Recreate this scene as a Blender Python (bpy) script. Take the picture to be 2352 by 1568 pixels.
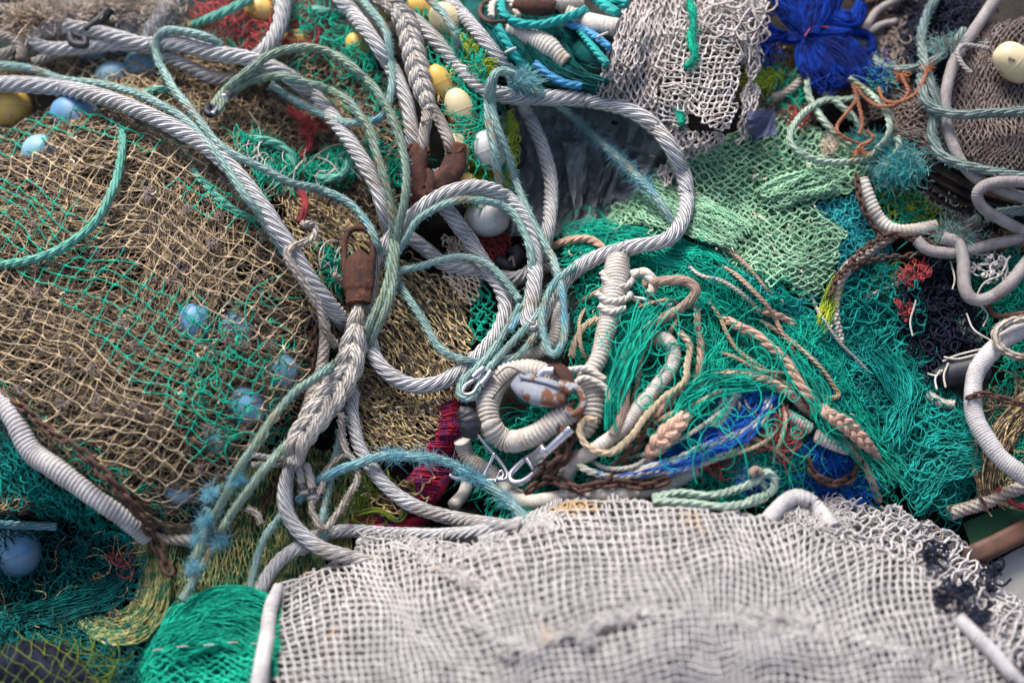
import bpy, math
import numpy as np
from mathutils import Vector, Matrix

scene = bpy.context.scene
for o in list(bpy.data.objects):
    bpy.data.objects.remove(o)
C = scene.collection
rng = np.random.default_rng(11)
R = math.radians

# ------------------------------------------------------------ camera
# The heap is a slope rising away from the camera; O is the middle of it.
SLOPE, PITCH, DIST = R(25), R(42), 3.55
O = np.array([0, 0, 1.05])
NRM = np.array([0, -math.sin(SLOPE), math.cos(SLOPE)])
FWD = np.array([0, math.cos(PITCH), -math.sin(PITCH)])
RGT = np.array([1.0, 0, 0])
UPV = np.cross(RGT, FWD)
CAM = O - FWD * DIST
TAN = 0.3606
camd = bpy.data.cameras.new('camera')
camo = bpy.data.objects.new('camera', camd)
C.objects.link(camo)
camo.location = CAM
camo.rotation_euler = (math.pi / 2 - PITCH, 0, 0)
camd.sensor_width = 36
camd.lens = 18 / TAN
camd.clip_end = 200
camd.dof.use_dof = True
camd.dof.aperture_fstop = 0.78
camd.dof.focus_distance = 3.46
scene.camera = camo

# ------------------------------------------------------------ light
w = bpy.data.worlds.new("World")
scene.world = w
w.use_nodes = True
nt = w.node_tree
bg = nt.nodes['Background']
sky = nt.nodes.new('ShaderNodeTexSky')
sky.sky_type = 'NISHITA'
sky.sun_disc = False
SUN_EL, SUN_AZ = R(62), R(-35)
sky.sun_elevation = SUN_EL
sky.sun_rotation = SUN_AZ
sky.air_density = 0.45
sky.dust_density = 3.5
sky.ozone_density = 0.0
nt.links.new(sky.outputs[0], bg.inputs[0])
bg.inputs[1].default_value = 0.15
sd = bpy.data.lights.new('sun', 'SUN')
sd.energy = 1.8
sd.angle = R(22)
sd.color = (1, 0.975, 0.94)
so = bpy.data.objects.new('sun', sd)
C.objects.link(so)
dirv = Vector((math.sin(SUN_AZ) * math.cos(SUN_EL), math.cos(SUN_AZ) * math.cos(SUN_EL), math.sin(SUN_EL)))
so.rotation_euler = dirv.to_track_quat('Z', 'Y').to_euler()
so.location = (-2, 3, 6)
scene.view_settings.view_transform = 'Standard'
scene.view_settings.look = 'None'
scene.view_settings.gamma = 1
scene.view_settings.exposure = 0.94

# ------------------------------------------------------------ heap relief
BUMPS = [  # centre x, y, radii, height (mm); x/y across the slope
    (330, 700, 470, 540, 210), (1520, 1780, 1080, 660, 380), (2290, 230, 300, 300, 130),
    (1270, 100, 230, 170, 90), (1570, 130, 240, 260, 120), (985, 240, 230, 330, 90),
    (1600, 850, 460, 400, 100), (1345, 390, 190, 150, -45), (130, 1330, 230, 190, -190),
    (2260, 1270, 150, 200, -60), (1720, 480, 300, 260, 60), (640, 60, 300, 160, 60),
    (2060, 830, 200, 200, -40), (2060, 60, 120, 120, -60), (1110, 1080, 160, 110, -50),
]
def H(p):
    p = np.asarray(p, float)
    h = np.zeros(p.shape[:-1])
    for cx, cy, rx, ry, a in BUMPS:
        d2 = ((p[..., 0] - cx) / rx) ** 2 + ((p[..., 1] - cy) / ry) ** 2
        k = np.clip(1 - d2, 0, 1)
        h += a * k * (2 - k) if a > 0 else a * k * k * (3 - 2 * k)
    return h

HC = float((CAM - O) @ NRM)
def world(p, h):
    """slope position p (...,2) lifted h mm above the slope's plane -> metres"""
    p = np.asarray(p, float)
    x = (p[..., 0] - 1176) / 1176 * TAN
    y = (784 - p[..., 1]) / 1176 * TAN
    d = FWD + x[..., None] * RGT + y[..., None] * UPV
    t = (HC - np.asarray(h) * 1e-3) / -(d @ NRM)
    return CAM + d * t[..., None]
def unit(P):      # metres per slope unit at P
    return ((P - CAM) @ FWD) * TAN / 1176

_tabs = {}
def vnoise(x, y, seed=0):
    if seed not in _tabs:
        _tabs[seed] = np.random.default_rng(1000 + seed).random((64, 64)) * 2 - 1
    T = _tabs[seed]
    xi = np.floor(x).astype(int); yi = np.floor(y).astype(int)
    fx = x - xi; fy = y - yi
    fx = fx * fx * (3 - 2 * fx); fy = fy * fy * (3 - 2 * fy)
    a = T[xi % 64, yi % 64]; b = T[(xi + 1) % 64, yi % 64]
    c = T[xi % 64, (yi + 1) % 64]; d = T[(xi + 1) % 64, (yi + 1) % 64]
    return (a * (1 - fx) + b * fx) * (1 - fy) + (c * (1 - fx) + d * fx) * fy
def fbm(x, y, seed=0, o=3):
    s = 0; a = 1; t = 0
    for k in range(o):
        s = s + a * vnoise(x * 2 ** k + 7.3 * k, y * 2 ** k + 3.1 * k, seed + k); t += a; a *= .5
    return s / t
def inside(p, poly):
    x, y = p[..., 0], p[..., 1]
    r = np.zeros(x.shape, bool); n = len(poly)
    for i in range(n):
        x1, y1 = poly[i]; x2, y2 = poly[(i + 1) % n]
        if y1 == y2: continue
        r ^= ((y1 > y) != (y2 > y)) & (x < (x2 - x1) * (y - y1) / (y2 - y1) + x1)
    return r
def spline(pts, step=4.0):
    """Catmull-Rom through pts (n,k), resampled about every step units"""
    P = np.asarray(pts, float)
    if len(P) < 2: return P
    Q = np.vstack([2 * P[0] - P[1], P, 2 * P[-1] - P[-2]])
    out = []
    for i in range(1, len(Q) - 2):
        p0, p1, p2, p3 = Q[i - 1:i + 3]
        t = np.linspace(0, 1, 24, endpoint=False)[:, None]
        out.append(.5 * (2 * p1 + (p2 - p0) * t + (2 * p0 - 5 * p1 + 4 * p2 - p3) * t * t + (3 * p1 - p0 - 3 * p2 + p3) * t ** 3))
    out.append(Q[-2:-1])
    S = np.vstack(out)
    L = np.r_[0, np.cumsum(np.linalg.norm(np.diff(S[:, :2], axis=0), axis=1))]
    n = max(3, int(L[-1] / step) + 1)
    s = np.linspace(0, L[-1], n)
    return np.stack([np.interp(s, L, S[:, k]) for k in range(S.shape[1])], 1)

# ------------------------------------------------------------ meshes
def make_mesh(name, V, Q, uv=None, val=None, midx=None, mats=(), smooth=True):
    V = np.ascontiguousarray(V, np.float32).reshape(-1, 3)
    Q = np.ascontiguousarray(Q, np.int32).reshape(-1, 4)
    me = bpy.data.meshes.new(name)
    me.vertices.add(len(V)); me.vertices.foreach_set('co', V.ravel())
    me.loops.add(Q.size); me.loops.foreach_set('vertex_index', Q.ravel())
    me.polygons.add(len(Q))
    me.polygons.foreach_set('loop_start', np.arange(0, Q.size, 4, dtype=np.int32))
    me.polygons.foreach_set('loop_total', np.full(len(Q), 4, np.int32))
    for m in mats: me.materials.append(m)
    if midx is not None: me.polygons.foreach_set('material_index', np.ascontiguousarray(midx, np.int32))
    me.polygons.foreach_set('use_smooth', np.full(len(Q), smooth))
    if uv is not None:
        l = me.uv_layers.new(name='UVMap')
        l.data.foreach_set('uv', np.ascontiguousarray(uv, np.float32).ravel())
    if val is not None:
        a = me.attributes.new('shade', 'FLOAT', 'POINT')
        a.data.foreach_set('value', np.ascontiguousarray(val, np.float32).ravel())
    me.update(calc_edges=True)
    me.validate()
    return me

def tag(o, label=None, cat=None, group=None, kind=None):
    if label: o['label'] = label
    if cat: o['category'] = cat
    if group: o['group'] = group
    if kind: o['kind'] = kind
    return o
def thing(name, label, cat, at2, h=0, group=None):
    o = bpy.data.objects.new(name, None)
    o.empty_display_size = .05
    C.objects.link(o)
    p = np.array([at2], float)
    o.location = world(p, H(p) + h)[0]
    return tag(o, label, cat, group)

class Geo:
    """collects quads, then links them as ONE mesh object"""
    def __init__(s): s.V = []; s.Q = []; s.U = []; s.S = []; s.M = []; s.n = 0
    def add(s, V, Q, uv=None, val=None, m=0):
        V = V.reshape(-1, 3); Q = Q.reshape(-1, 4)
        s.V.append(V); s.Q.append(Q + s.n); s.n += len(V)
        s.U.append(np.zeros((len(Q) * 4, 2)) if uv is None else uv.reshape(-1, 2))
        s.S.append(np.full(len(V), .5) if val is None else val.ravel())
        s.M.append(np.full(len(Q), m) if np.isscalar(m) else m)
    def build(s, name, mats, parent=None, label=None, cat=None, group=None, kind=None, smooth=True):
        if not s.V: return None
        if not isinstance(mats, (list, tuple)): mats = [mats]
        V = np.vstack(s.V)
        org = np.array(parent.location) if parent is not None else np.array([V[:, 0].mean(), V[:, 1].mean(), V[:, 2].min()])
        if parent is not None and parent.parent is not None: org = org + np.array(parent.parent.location)
        me = make_mesh(name, V - org, np.vstack(s.Q), np.vstack(s.U), np.concatenate(s.S), np.concatenate(s.M), mats, smooth)
        o = bpy.data.objects.new(name, me)
        C.objects.link(o)
        if parent is not None: o.parent = parent
        else: o.location = org
        return tag(o, label, cat, group, kind)

def frames(P):
    T = np.gradient(P, axis=-2)
    T /= np.linalg.norm(T, axis=-1, keepdims=True) + 1e-12
    S = np.cross(T, NRM)
    ln = np.linalg.norm(S, axis=-1, keepdims=True)
    S = np.where(ln < 1e-3, RGT, S / (ln + 1e-12))
    B = np.cross(S, T)
    return T, S, B

def tubes(g, P, r, sides=3, val=None, m=0):
    """P (N,K,3) polylines, r (N,K) metres"""
    N, K, _ = P.shape
    if N == 0: return
    T, S, B = frames(P)
    a = np.arange(sides) / sides * 2 * math.pi + .5
    r = np.broadcast_to(r, (N, K))
    V = P[:, :, None, :] + r[:, :, None, None] * (np.cos(a)[None, None, :, None] * S[:, :, None, :] + np.sin(a)[None, None, :, None] * B[:, :, None, :])
    idx = np.arange(N * K * sides).reshape(N, K, sides)
    i0 = idx[:, :-1]; i1 = idx[:, 1:]
    Q = np.stack([i0, np.roll(i0, -1, 2), np.roll(i1, -1, 2), i1], -1)
    if val is None: val = rng.random(N)
    vv = np.broadcast_to(np.asarray(val)[:, None, None], (N, K, sides))
    if not np.isscalar(m): m = np.repeat(m, (K - 1) * sides)
    g.add(V, Q, None, vv, m)

def sweep(g, P, r, prof=None, turn=0.0, nseg=24, flat=1.0, m=0, cap=True, val=.5):
    """one swept body along P (M,3); r (M,) metres; turn = radians per metre; prof(theta, s/r, turned theta)"""
    M = len(P)
    r = np.broadcast_to(np.asarray(r, float), (M,))
    T, S, B = frames(P)
    L = np.r_[0, np.cumsum(np.linalg.norm(np.diff(P, axis=0), axis=1))]
    th = np.arange(nseg) / nseg * 2 * math.pi
    kk = L * 14
    Lt = np.r_[0, np.cumsum(np.diff(L) * (1 + .22 * vnoise(kk, kk * 0 + float(P[0, 0]) * 31, 91))[1:])] if turn else L
    ang = th[None] + turn * Lt[:, None]
    rm = float(r.mean())
    f = np.ones((M, nseg)) if prof is None else prof(np.broadcast_to(th[None], (M, nseg)), np.broadcast_to((L / rm)[:, None], (M, nseg)), ang)
    rr = r[:, None] * f
    V = P[:, None] + rr[..., None] * (np.cos(ang)[..., None] * S[:, None] + flat * np.sin(ang)[..., None] * B[:, None])
    us = L / rm
    if cap:
        V = np.concatenate([np.repeat(P[:1, None], nseg, 1), V, np.repeat(P[-1:, None], nseg, 1)], 0)
        us = np.r_[us[0], us, us[-1]]
    K = len(V)
    idx = np.arange(K * nseg).reshape(K, nseg)
    i0 = idx[:-1]; i1 = idx[1:]
    Q = np.stack([i0, np.roll(i0, -1, 1), np.roll(i1, -1, 1), i1], -1)
    u0 = np.broadcast_to(np.arange(nseg) / nseg, (K - 1, nseg)); u1 = u0 + 1 / nseg
    v0 = np.broadcast_to(us[:-1, None], (K - 1, nseg)); v1 = np.broadcast_to(us[1:, None], (K - 1, nseg))
    uv = np.stack([np.stack([u0, v0], -1), np.stack([u1, v0], -1), np.stack([u1, v1], -1), np.stack([u0, v1], -1)], 2)
    g.add(V, Q, uv, np.full(K * nseg, val), m)

def lobes(n, depth):
    return lambda th, s, a: 1 - depth + depth * np.abs(np.cos(n * th / 2)) ** .75
def wraps(pitch, depth, seed=0, helix=1):   # whipping cord wound round a core
    def f(th, s, a):
        ph = s / pitch + helix * th / (2 * math.pi) + .25 * vnoise(s * .35, th * 0 + seed, seed)
        return 1 - depth + depth * np.abs(np.sin(math.pi * ph)) ** .7 + .03 * vnoise(s * .3, np.sin(th) * 1.5 + 5, seed + 1)
    return f

# ------------------------------------------------------------ materials
def nodes_of(name):
    m = bpy.data.materials.new(name); m.use_nodes = True
    return m, m.node_tree, m.node_tree.nodes, m.node_tree.links, m.node_tree.nodes['Principled BSDF']
def N(t, kind, **kw):
    n = t.nodes.new(kind)
    for k, v in kw.items(): setattr(n, k, v)
    return n
def mth(t, op, a, b=None, c=None):
    n = N(t, 'ShaderNodeMath', operation=op)
    for i, v in enumerate((a, b, c)):
        if v is None: continue
        if isinstance(v, (int, float)): n.inputs[i].default_value = v
        else: t.links.new(v, n.inputs[i])
    return n.outputs[0]
def mixc(t, f, a, b, blend='MIX'):
    n = N(t, 'ShaderNodeMix', data_type='RGBA', blend_type=blend)
    for i, v in ((0, f), (6, a), (7, b)):
        if isinstance(v, (int, float)): n.inputs[i].default_value = v
        elif isinstance(v, tuple): n.inputs[i].default_value = (*v, 1)
        else: t.links.new(v, n.inputs[i])
    return n.outputs[2]
def noise(t, scale, detail=3, rough=.6):
    n = N(t, 'ShaderNodeTexNoise')
    tc = N(t, 'ShaderNodeTexCoord')
    t.links.new(tc.outputs['Object'], n.inputs['Vector'])
    n.inputs['Scale'].default_value = scale; n.inputs['Detail'].default_value = detail
    n.inputs['Roughness'].default_value = rough
    return n.outputs['Fac']
def ramp(t, f, lo, hi):
    n = N(t, 'ShaderNodeMapRange', interpolation_type='SMOOTHSTEP')
    t.links.new(f, n.inputs[0]); n.inputs[1].default_value = lo; n.inputs[2].default_value = hi
    return n.outputs[0]

def twine(name, c1, c2, scale=90, patch=None, pscale=6, plo=.58, phi=.68, rough=.75, sheen=0, vary=.45, dirt=.35):
    """fibre: fleck between c1 and c2, each strand its own tone, patches of stain"""
    m, t, ns, lk, b = nodes_of(name)
    col = mixc(t, ramp(t, noise(t, scale, 2), .42, .58), c1, c2)
    at = N(t, 'ShaderNodeAttribute', attribute_name='shade')
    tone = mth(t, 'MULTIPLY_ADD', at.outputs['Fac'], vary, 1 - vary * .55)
    mul = N(t, 'ShaderNodeVectorMath', operation='SCALE')
    lk.new(col, mul.inputs[0]); lk.new(tone, mul.inputs['Scale'])
    col = mul.outputs[0]
    if patch: col = mixc(t, ramp(t, noise(t, pscale, 4), plo, phi), col, patch)
    if dirt:
        d = mth(t, 'MULTIPLY', ramp(t, noise(t, 3.2, 5, .7), .46, .72), dirt)
        col = mixc(t, d, col, (.05, .04, .03))
    lk.new(col, b.inputs['Base Color'])
    b.inputs['Roughness'].default_value = rough
    b.inputs['Specular IOR Level'].default_value = .12
    return m
def ropemat(name, c1, c2, freq_u=0, freq_v=0, line=.35, patch=None, pscale=5, plo=.55, phi=.68, patch2=None, bump=.5, rough=.8, fib=140, dirt=.35):
    """rope: fine yarn lines from the UVs laid along the rope, stained patches, fibre relief"""
    m, t, ns, lk, b = nodes_of(name)
    col = mixc(t, ramp(t, noise(t, 22, 4), .35, .65), c1, c2)
    if patch: col = mixc(t, ramp(t, noise(t, pscale, 5, .65), plo, phi), col, patch)
    if patch2:
        n2 = N(t, 'ShaderNodeTexNoise'); tc2 = N(t, 'ShaderNodeTexCoord'); mp = N(t, 'ShaderNodeMapping')
        mp.inputs['Location'].default_value = (3.1, 7.7, 1.3)
        lk.new(tc2.outputs['Object'], mp.inputs[0]); lk.new(mp.outputs[0], n2.inputs['Vector'])
        n2.inputs['Scale'].default_value = 12; n2.inputs['Detail'].default_value = 5
        col = mixc(t, mth(t, 'MULTIPLY', ramp(t, n2.outputs['Fac'], .56, .68), .75), col, patch2)
    hgt = noise(t, fib, 3, .7)
    if freq_u or freq_v:
        uv = N(t, 'ShaderNodeUVMap', uv_map='UVMap'); sp = N(t, 'ShaderNodeSeparateXYZ')
        lk.new(uv.outputs[0], sp.inputs[0])
        ph = mth(t, 'ADD', mth(t, 'MULTIPLY', sp.outputs[0], freq_u), mth(t, 'MULTIPLY', sp.outputs[1], freq_v))
        wv = mth(t, 'ABSOLUTE', mth(t, 'SINE', mth(t, 'MULTIPLY', ph, math.pi)))
        lk_f = mth(t, 'MULTIPLY', ramp(t, wv, .68 if line > .8 else .55, .12), line)
        dark = N(t, 'ShaderNodeVectorMath', operation='SCALE'); lk.new(col, dark.inputs[0]); dark.inputs['Scale'].default_value = .16
        col = mixc(t, lk_f, col, dark.outputs[0])
        hgt = mth(t, 'ADD', mth(t, 'MULTIPLY', wv, 1.3), mth(t, 'MULTIPLY', hgt, .5))
    if dirt:
        d = mth(t, 'MULTIPLY', ramp(t, noise(t, 7, 5, .7), .48, .72), dirt)
        col = mixc(t, d, col, (.07, .055, .045))
    lk.new(col, b.inputs['Base Color'])
    b.inputs['Roughness'].default_value = rough
    b.inputs['Specular IOR Level'].default_value = .3
    bp = N(t, 'ShaderNodeBump'); bp.inputs['Strength'].default_value = bump; bp.inputs['Distance'].default_value = .003
    lk.new(hgt, bp.inputs['Height']); lk.new(bp.outputs[0], b.inputs['Normal'])
    return m
def solid(name, c1, c2, scale=12, rough=.5, metal=0, patch=None, plo=.5, phi=.6, pscale=9, bump=.3, r2=None, bscale=60, dist=.003):
    m, t, ns, lk, b = nodes_of(name)
    col = mixc(t, ramp(t, noise(t, scale, 5, .65), .35, .65), c1, c2)
    mk = None
    if patch:
        mk = ramp(t, noise(t, pscale, 6, .7), plo, phi)
        col = mixc(t, mk, col, patch)
    lk.new(col, b.inputs['Base Color'])
    b.inputs['Roughness'].default_value = rough
    b.inputs['Metallic'].default_value = metal
    if mk is not None and metal:
        lk.new(mth(t, 'MULTIPLY_ADD', mk, -metal, metal), b.inputs['Metallic'])
    if mk is not None and r2 is not None:
        lk.new(mth(t, 'MULTIPLY_ADD', mk, r2 - rough, rough), b.inputs['Roughness'])
    bp = N(t, 'ShaderNodeBump'); bp.inputs['Strength'].default_value = bump; bp.inputs['Distance'].default_value = dist
    lk.new(noise(t, bscale, 5, .65), bp.inputs['Height']); lk.new(bp.outputs[0], b.inputs['Normal'])
    return m

M = {}
M['wire'] = ropemat('grey_combination_rope', (.70, .695, .69), (.58, .57, .56), 18, .7, 1.0, patch=(.40, .33, .25), pscale=5, plo=.52, phi=.72, bump=.7, rough=.85, dirt=.32)
M['wire_dirty'] = ropemat('weathered_combination_rope', (.52, .47, .41), (.33, .28, .24), 18, .7, 1.0, patch=(.18, .14, .10), pscale=5, plo=.5, phi=.72, bump=.7, rough=.6)
M['wire_pale'] = ropemat('pale_spliced_rope', (.64, .60, .54), (.52, .48, .42), 15, 1.5, .75, patch=(.33, .26, .19), pscale=6, plo=.55, phi=.75, bump=.7, rough=.6)
M['teal_rope'] = ropemat('faded_teal_rope', (.37, .52, .48), (.26, .42, .37), 9, .9, .12, patch=(.13, .40, .50), pscale=3.2, plo=.56, phi=.68, patch2=(.34, .23, .13), bump=.8, rough=.95, fib=260)
M['olive_rope'] = ropemat('olive_teal_rope', (.32, .41, .33), (.22, .29, .20), 9, .9, .12, patch=(.22, .36, .34), pscale=5, plo=.5, phi=.65, patch2=(.34, .22, .12), bump=.8, rough=.95, fib=260)
M['blue_rope'] = ropemat('frayed_blue_rope', (.26, .46, .47), (.15, .38, .46), 9, .9, .15, patch=(.30, .42, .38), pscale=4, plo=.5, phi=.65, bump=.9, rough=.95, fib=260)
M['green_rope'] = ropemat('sea_green_rope', (.16, .46, .36), (.10, .36, .27), 9, .9, .18, patch=(.25, .42, .33), bump=.6)
M['aqua_rope'] = ropemat('aqua_rope', (.02, .42, .38), (.03, .34, .32), 9, .9, .18, bump=.5, dirt=.15)
M['sky_rope'] = ropemat('sky_blue_rope', (.10, .36, .62), (.06, .28, .52), 9, .9, .18, bump=.5, dirt=.15)
M['mint_rope'] = ropemat('pale_mint_rope', (.44, .55, .44), (.33, .45, .35), 9, .9, .15, patch=(.32, .33, .2), bump=.7)
M['greygreen_rope'] = ropemat('grey_green_rope', (.24, .30, .27), (.16, .21, .19), 9, .9, .18, patch=(.18, .26, .26), bump=.9, fib=250)
M['lilac_rope'] = ropemat('lilac_grey_bound_rope', (.37, .34, .325), (.28, .25, .24), 0, 0, 0, patch=(.2, .17, .17), bump=.8, fib=200)
M['white_rope'] = ropemat('off_white_bound_rope', (.64, .60, .54), (.50, .45, .38), 0, 0, 0, patch=(.44, .33, .2), pscale=7, plo=.55, phi=.72, bump=.9, fib=170)
M['cool_white_rope'] = ropemat('cool_white_bound_rope', (.57, .55, .54), (.44, .42, .41), 0, 0, 0, patch=(.38, .24, .13), pscale=5, plo=.6, phi=.72, bump=.9, fib=170)
M['cream_rope'] = ropemat('cream_rope', (.58, .47, .32), (.46, .36, .22), 9, .9, .2, patch=(.45, .28, .12), bump=.6)
M['beige_rope'] = ropemat('smooth_beige_rope', (.46, .33, .25), (.38, .26, .19), 12, .9, .25, patch=(.33, .22, .14), bump=.6)
M['salmon_rope'] = ropemat('salmon_rope', (.66, .42, .31), (.54, .33, .24), 9, .9, .15, patch=(.58, .45, .33), pscale=6, plo=.52, phi=.66, bump=.6)
M['orange_rope'] = ropemat('orange_strand', (.44, .19, .11), (.34, .14, .08), 9, .9, .3, bump=.6)
M['wool'] = ropemat('greyish_white_cord', (.52, .46, .39), (.38, .32, .26), 6, .8, .3, patch=(.28, .2, .13), bump=1, fib=200)
M['blue_white'] = ropemat('white_blue_flecked_rope', (.60, .58, .48), (.50, .50, .42), 9, .9, .15, patch=(.08, .25, .5), pscale=25, plo=.56, phi=.62, bump=.6)
M['dark_cable'] = ropemat('greasy_steel_cable', (.07, .05, .04), (.03, .022, .02), 24, 1.1, .7, patch=(.10, .05, .03), bump=.6, rough=.5)
M['black_tape'] = solid('black_tape', (.012, .013, .022), (.03, .03, .04), rough=.55, bump=.5)
M['rust'] = solid('rusty_iron', (.085, .026, .014), (.032, .013, .009), 18, .85, 0, patch=(.15, .045, .02), plo=.52, phi=.68, pscale=26, bump=.9, dist=.004)
M['chain_rust'] = solid('brown_chain_rust', (.10, .045, .03), (.05, .024, .018), 25, .8, 0, patch=(.20, .08, .04), plo=.55, phi=.7, pscale=30, bump=1, dist=.003)
M['steel'] = solid('stainless_steel', (.62, .62, .66), (.48, .48, .52), 20, .22, .9, patch=(.30, .25, .2), plo=.62, phi=.75, bump=.12, r2=.6)
M['painted'] = solid('chipped_blue_grey_paint', (.19, .22, .28), (.31, .32, .34), 14, .5, 0, patch=(.16, .065, .03), plo=.49, phi=.54, pscale=17, bump=.6, r2=.8)
M['float_blue'] = solid('blue_float_plastic', (.11, .29, .50), (.20, .38, .54), 9, .5, 0, patch=(.34, .36, .34), plo=.5, phi=.72, pscale=12, bump=.25)
M['float_cyan'] = solid('pale_blue_float_plastic', (.26, .47, .56), (.17, .38, .50), 9, .5, 0, patch=(.38, .38, .33), plo=.5, phi=.72, pscale=12, bump=.25)
M['float_yellow'] = solid('yellow_float_plastic', (.78, .50, .09), (.66, .42, .11), 9, .45, 0, patch=(.5, .42, .25), plo=.56, phi=.7, pscale=10, bump=.25)
M['float_cream'] = solid('cream_float_plastic', (.72, .62, .38), (.66, .55, .30), 9, .42, 0, patch=(.42, .33, .2), plo=.6, phi=.7, pscale=14, bump=.2)
M['float_white'] = solid('white_float_plastic', (.66, .65, .62), (.56, .55, .51), 9, .5, 0, patch=(.36, .32, .26), plo=.52, phi=.74, pscale=18, bump=.2)
M['collar'] = solid('float_collar', (.3, .26, .2), (.2, .17, .13), 9, .6)
T = {}
T['tan'] = twine('tan_twine', (.49, .365, .21), (.18, .145, .11), 60, patch=(.14, .12, .11), pscale=22, plo=.60, phi=.68, vary=.7)
T['tanline'] = twine('tan_knotted_twine', (.60, .46, .28), (.33, .27, .20), 60, patch=(.22, .19, .18), pscale=22, plo=.62, phi=.7, vary=.4, dirt=.15)
T['tan_dull'] = twine('dull_tan_twine', (.42, .30, .16), (.17, .13, .10), 60, patch=(.10, .08, .07), pscale=20, plo=.5, phi=.6)
T['gold'] = twine('gold_twine', (.60, .44, .20), (.17, .13, .10), 70, vary=.8)
T['goldline'] = twine('gold_knotted_twine', (.72, .54, .26), (.16, .14, .12), 60, vary=.4, dirt=.15)
T['green'] = twine('emerald_twine', (.01, .40, .25), (.005, .30, .20), 40, dirt=.2)
T['emerald'] = twine('emerald_monofilament', (.008, .42, .28), (.004, .27, .19), 20, vary=.8, dirt=.25, patch=(.02, .50, .35), pscale=5, plo=.55, phi=.72)
T['teal'] = twine('teal_twine', (.01, .32, .27), (.005, .20, .17), 20, vary=.7, dirt=.2)
T['dteal'] = twine('dark_teal_twine', (.005, .14, .13), (.004, .08, .08), 20, vary=.9, patch=(.02, .26, .26), pscale=9, plo=.6, phi=.75)
T['mint'] = twine('mint_twine', (.32, .56, .36), (.22, .44, .27), 25, vary=.5, patch=(.04, .40, .24), pscale=10, plo=.62, phi=.7, dirt=.25)
T['turq'] = twine('turquoise_twine', (.05, .48, .48), (.03, .33, .36), 25, vary=.6)
T['lime'] = twine('lime_twine', (.40, .48, .04), (.26, .38, .05), 25, vary=.5, dirt=.15)
T['olive'] = twine('olive_twine', (.38, .36, .14), (.08, .19, .09), 45, vary=.6, patch=(.24, .22, .1), pscale=30, dirt=.3)
T['red'] = twine('red_twine', (.42, .075, .07), (.30, .05, .06), 25, vary=.6, dirt=.2)
T['maroon'] = twine('maroon_twine', (.36, .02, .045), (.12, .02, .09), 45, vary=.7, dirt=.15)
T['blue'] = twine('royal_blue_twine', (.002, .032, .27), (.001, .012, .12), 25, vary=.8, dirt=.1)
T['azure'] = twine('azure_twine', (.015, .12, .50), (.01, .07, .36), 25, vary=.7, dirt=.1)
T['navy'] = twine('navy_twine', (.013, .016, .035), (.008, .009, .018), 25, vary=.6, dirt=.1)
T['greyw'] = twine('grey_white_twine', (.60, .55, .52), (.46, .41, .38), 35, vary=.5, patch=(.24, .19, .15), pscale=10, plo=.58, phi=.75)
T['white'] = twine('white_netting', (.52, .49, .48), (.42, .40, .395), 30, vary=.35, patch=(.46, .33, .18), pscale=5, plo=.64, phi=.72, dirt=.12)
T['olivelime'] = twine('yellow_green_twine', (.13, .17, .02), (.06, .10, .02), 25, vary=.5)
T['whitenet'] = twine('white_small_mesh', (.48, .46, .44), (.40, .38, .37), 30, vary=.35, patch=(.46, .32, .17), pscale=4.5, plo=.62, phi=.72, dirt=.1)
T['brown'] = twine('brown_grey_twine', (.25, .20, .18), (.16, .125, .11), 35, vary=.5, dirt=.4)
T['whitec'] = twine('white_cord', (.62, .58, .54), (.5, .46, .42), 30, vary=.3)
T['fluff'] = twine('cream_fibre', (.74, .63, .50), (.56, .43, .32), 25, vary=.6)
T['tealfluff'] = twine('pale_teal_fibre', (.26, .50, .46), (.16, .40, .40), 30, vary=.6, dirt=.1)
T['bluefluff'] = twine('sky_blue_fibre', (.22, .48, .54), (.13, .38, .50), 30, vary=.6, dirt=0)
T['orange'] = twine('orange_fibre', (.62, .22, .09), (.48, .15, .06), 30, vary=.4)

# ------------------------------------------------------------ builders
def path3(pts, h, step=4.0, wob=1.5, seed=None):
    q = [(p[0], p[1], (p[2] if len(p) > 2 else h)) for p in pts]
    S = spline(q, step)
    if seed is None: seed = int(abs(pts[0][0] * 7 + pts[0][1] * 3)) % 900
    k = np.arange(len(S)) * step / 60.0
    S[:, 0] += wob * vnoise(k, k * 0 + seed, 3); S[:, 1] += wob * vnoise(k, k * 0 + seed + .5, 4)
    hh = S[:, 2] + H(S[:, :2]) + 3 * vnoise(k, k * 0 + seed + 9, 5)
    return world(S[:, :2], hh), S

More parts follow.
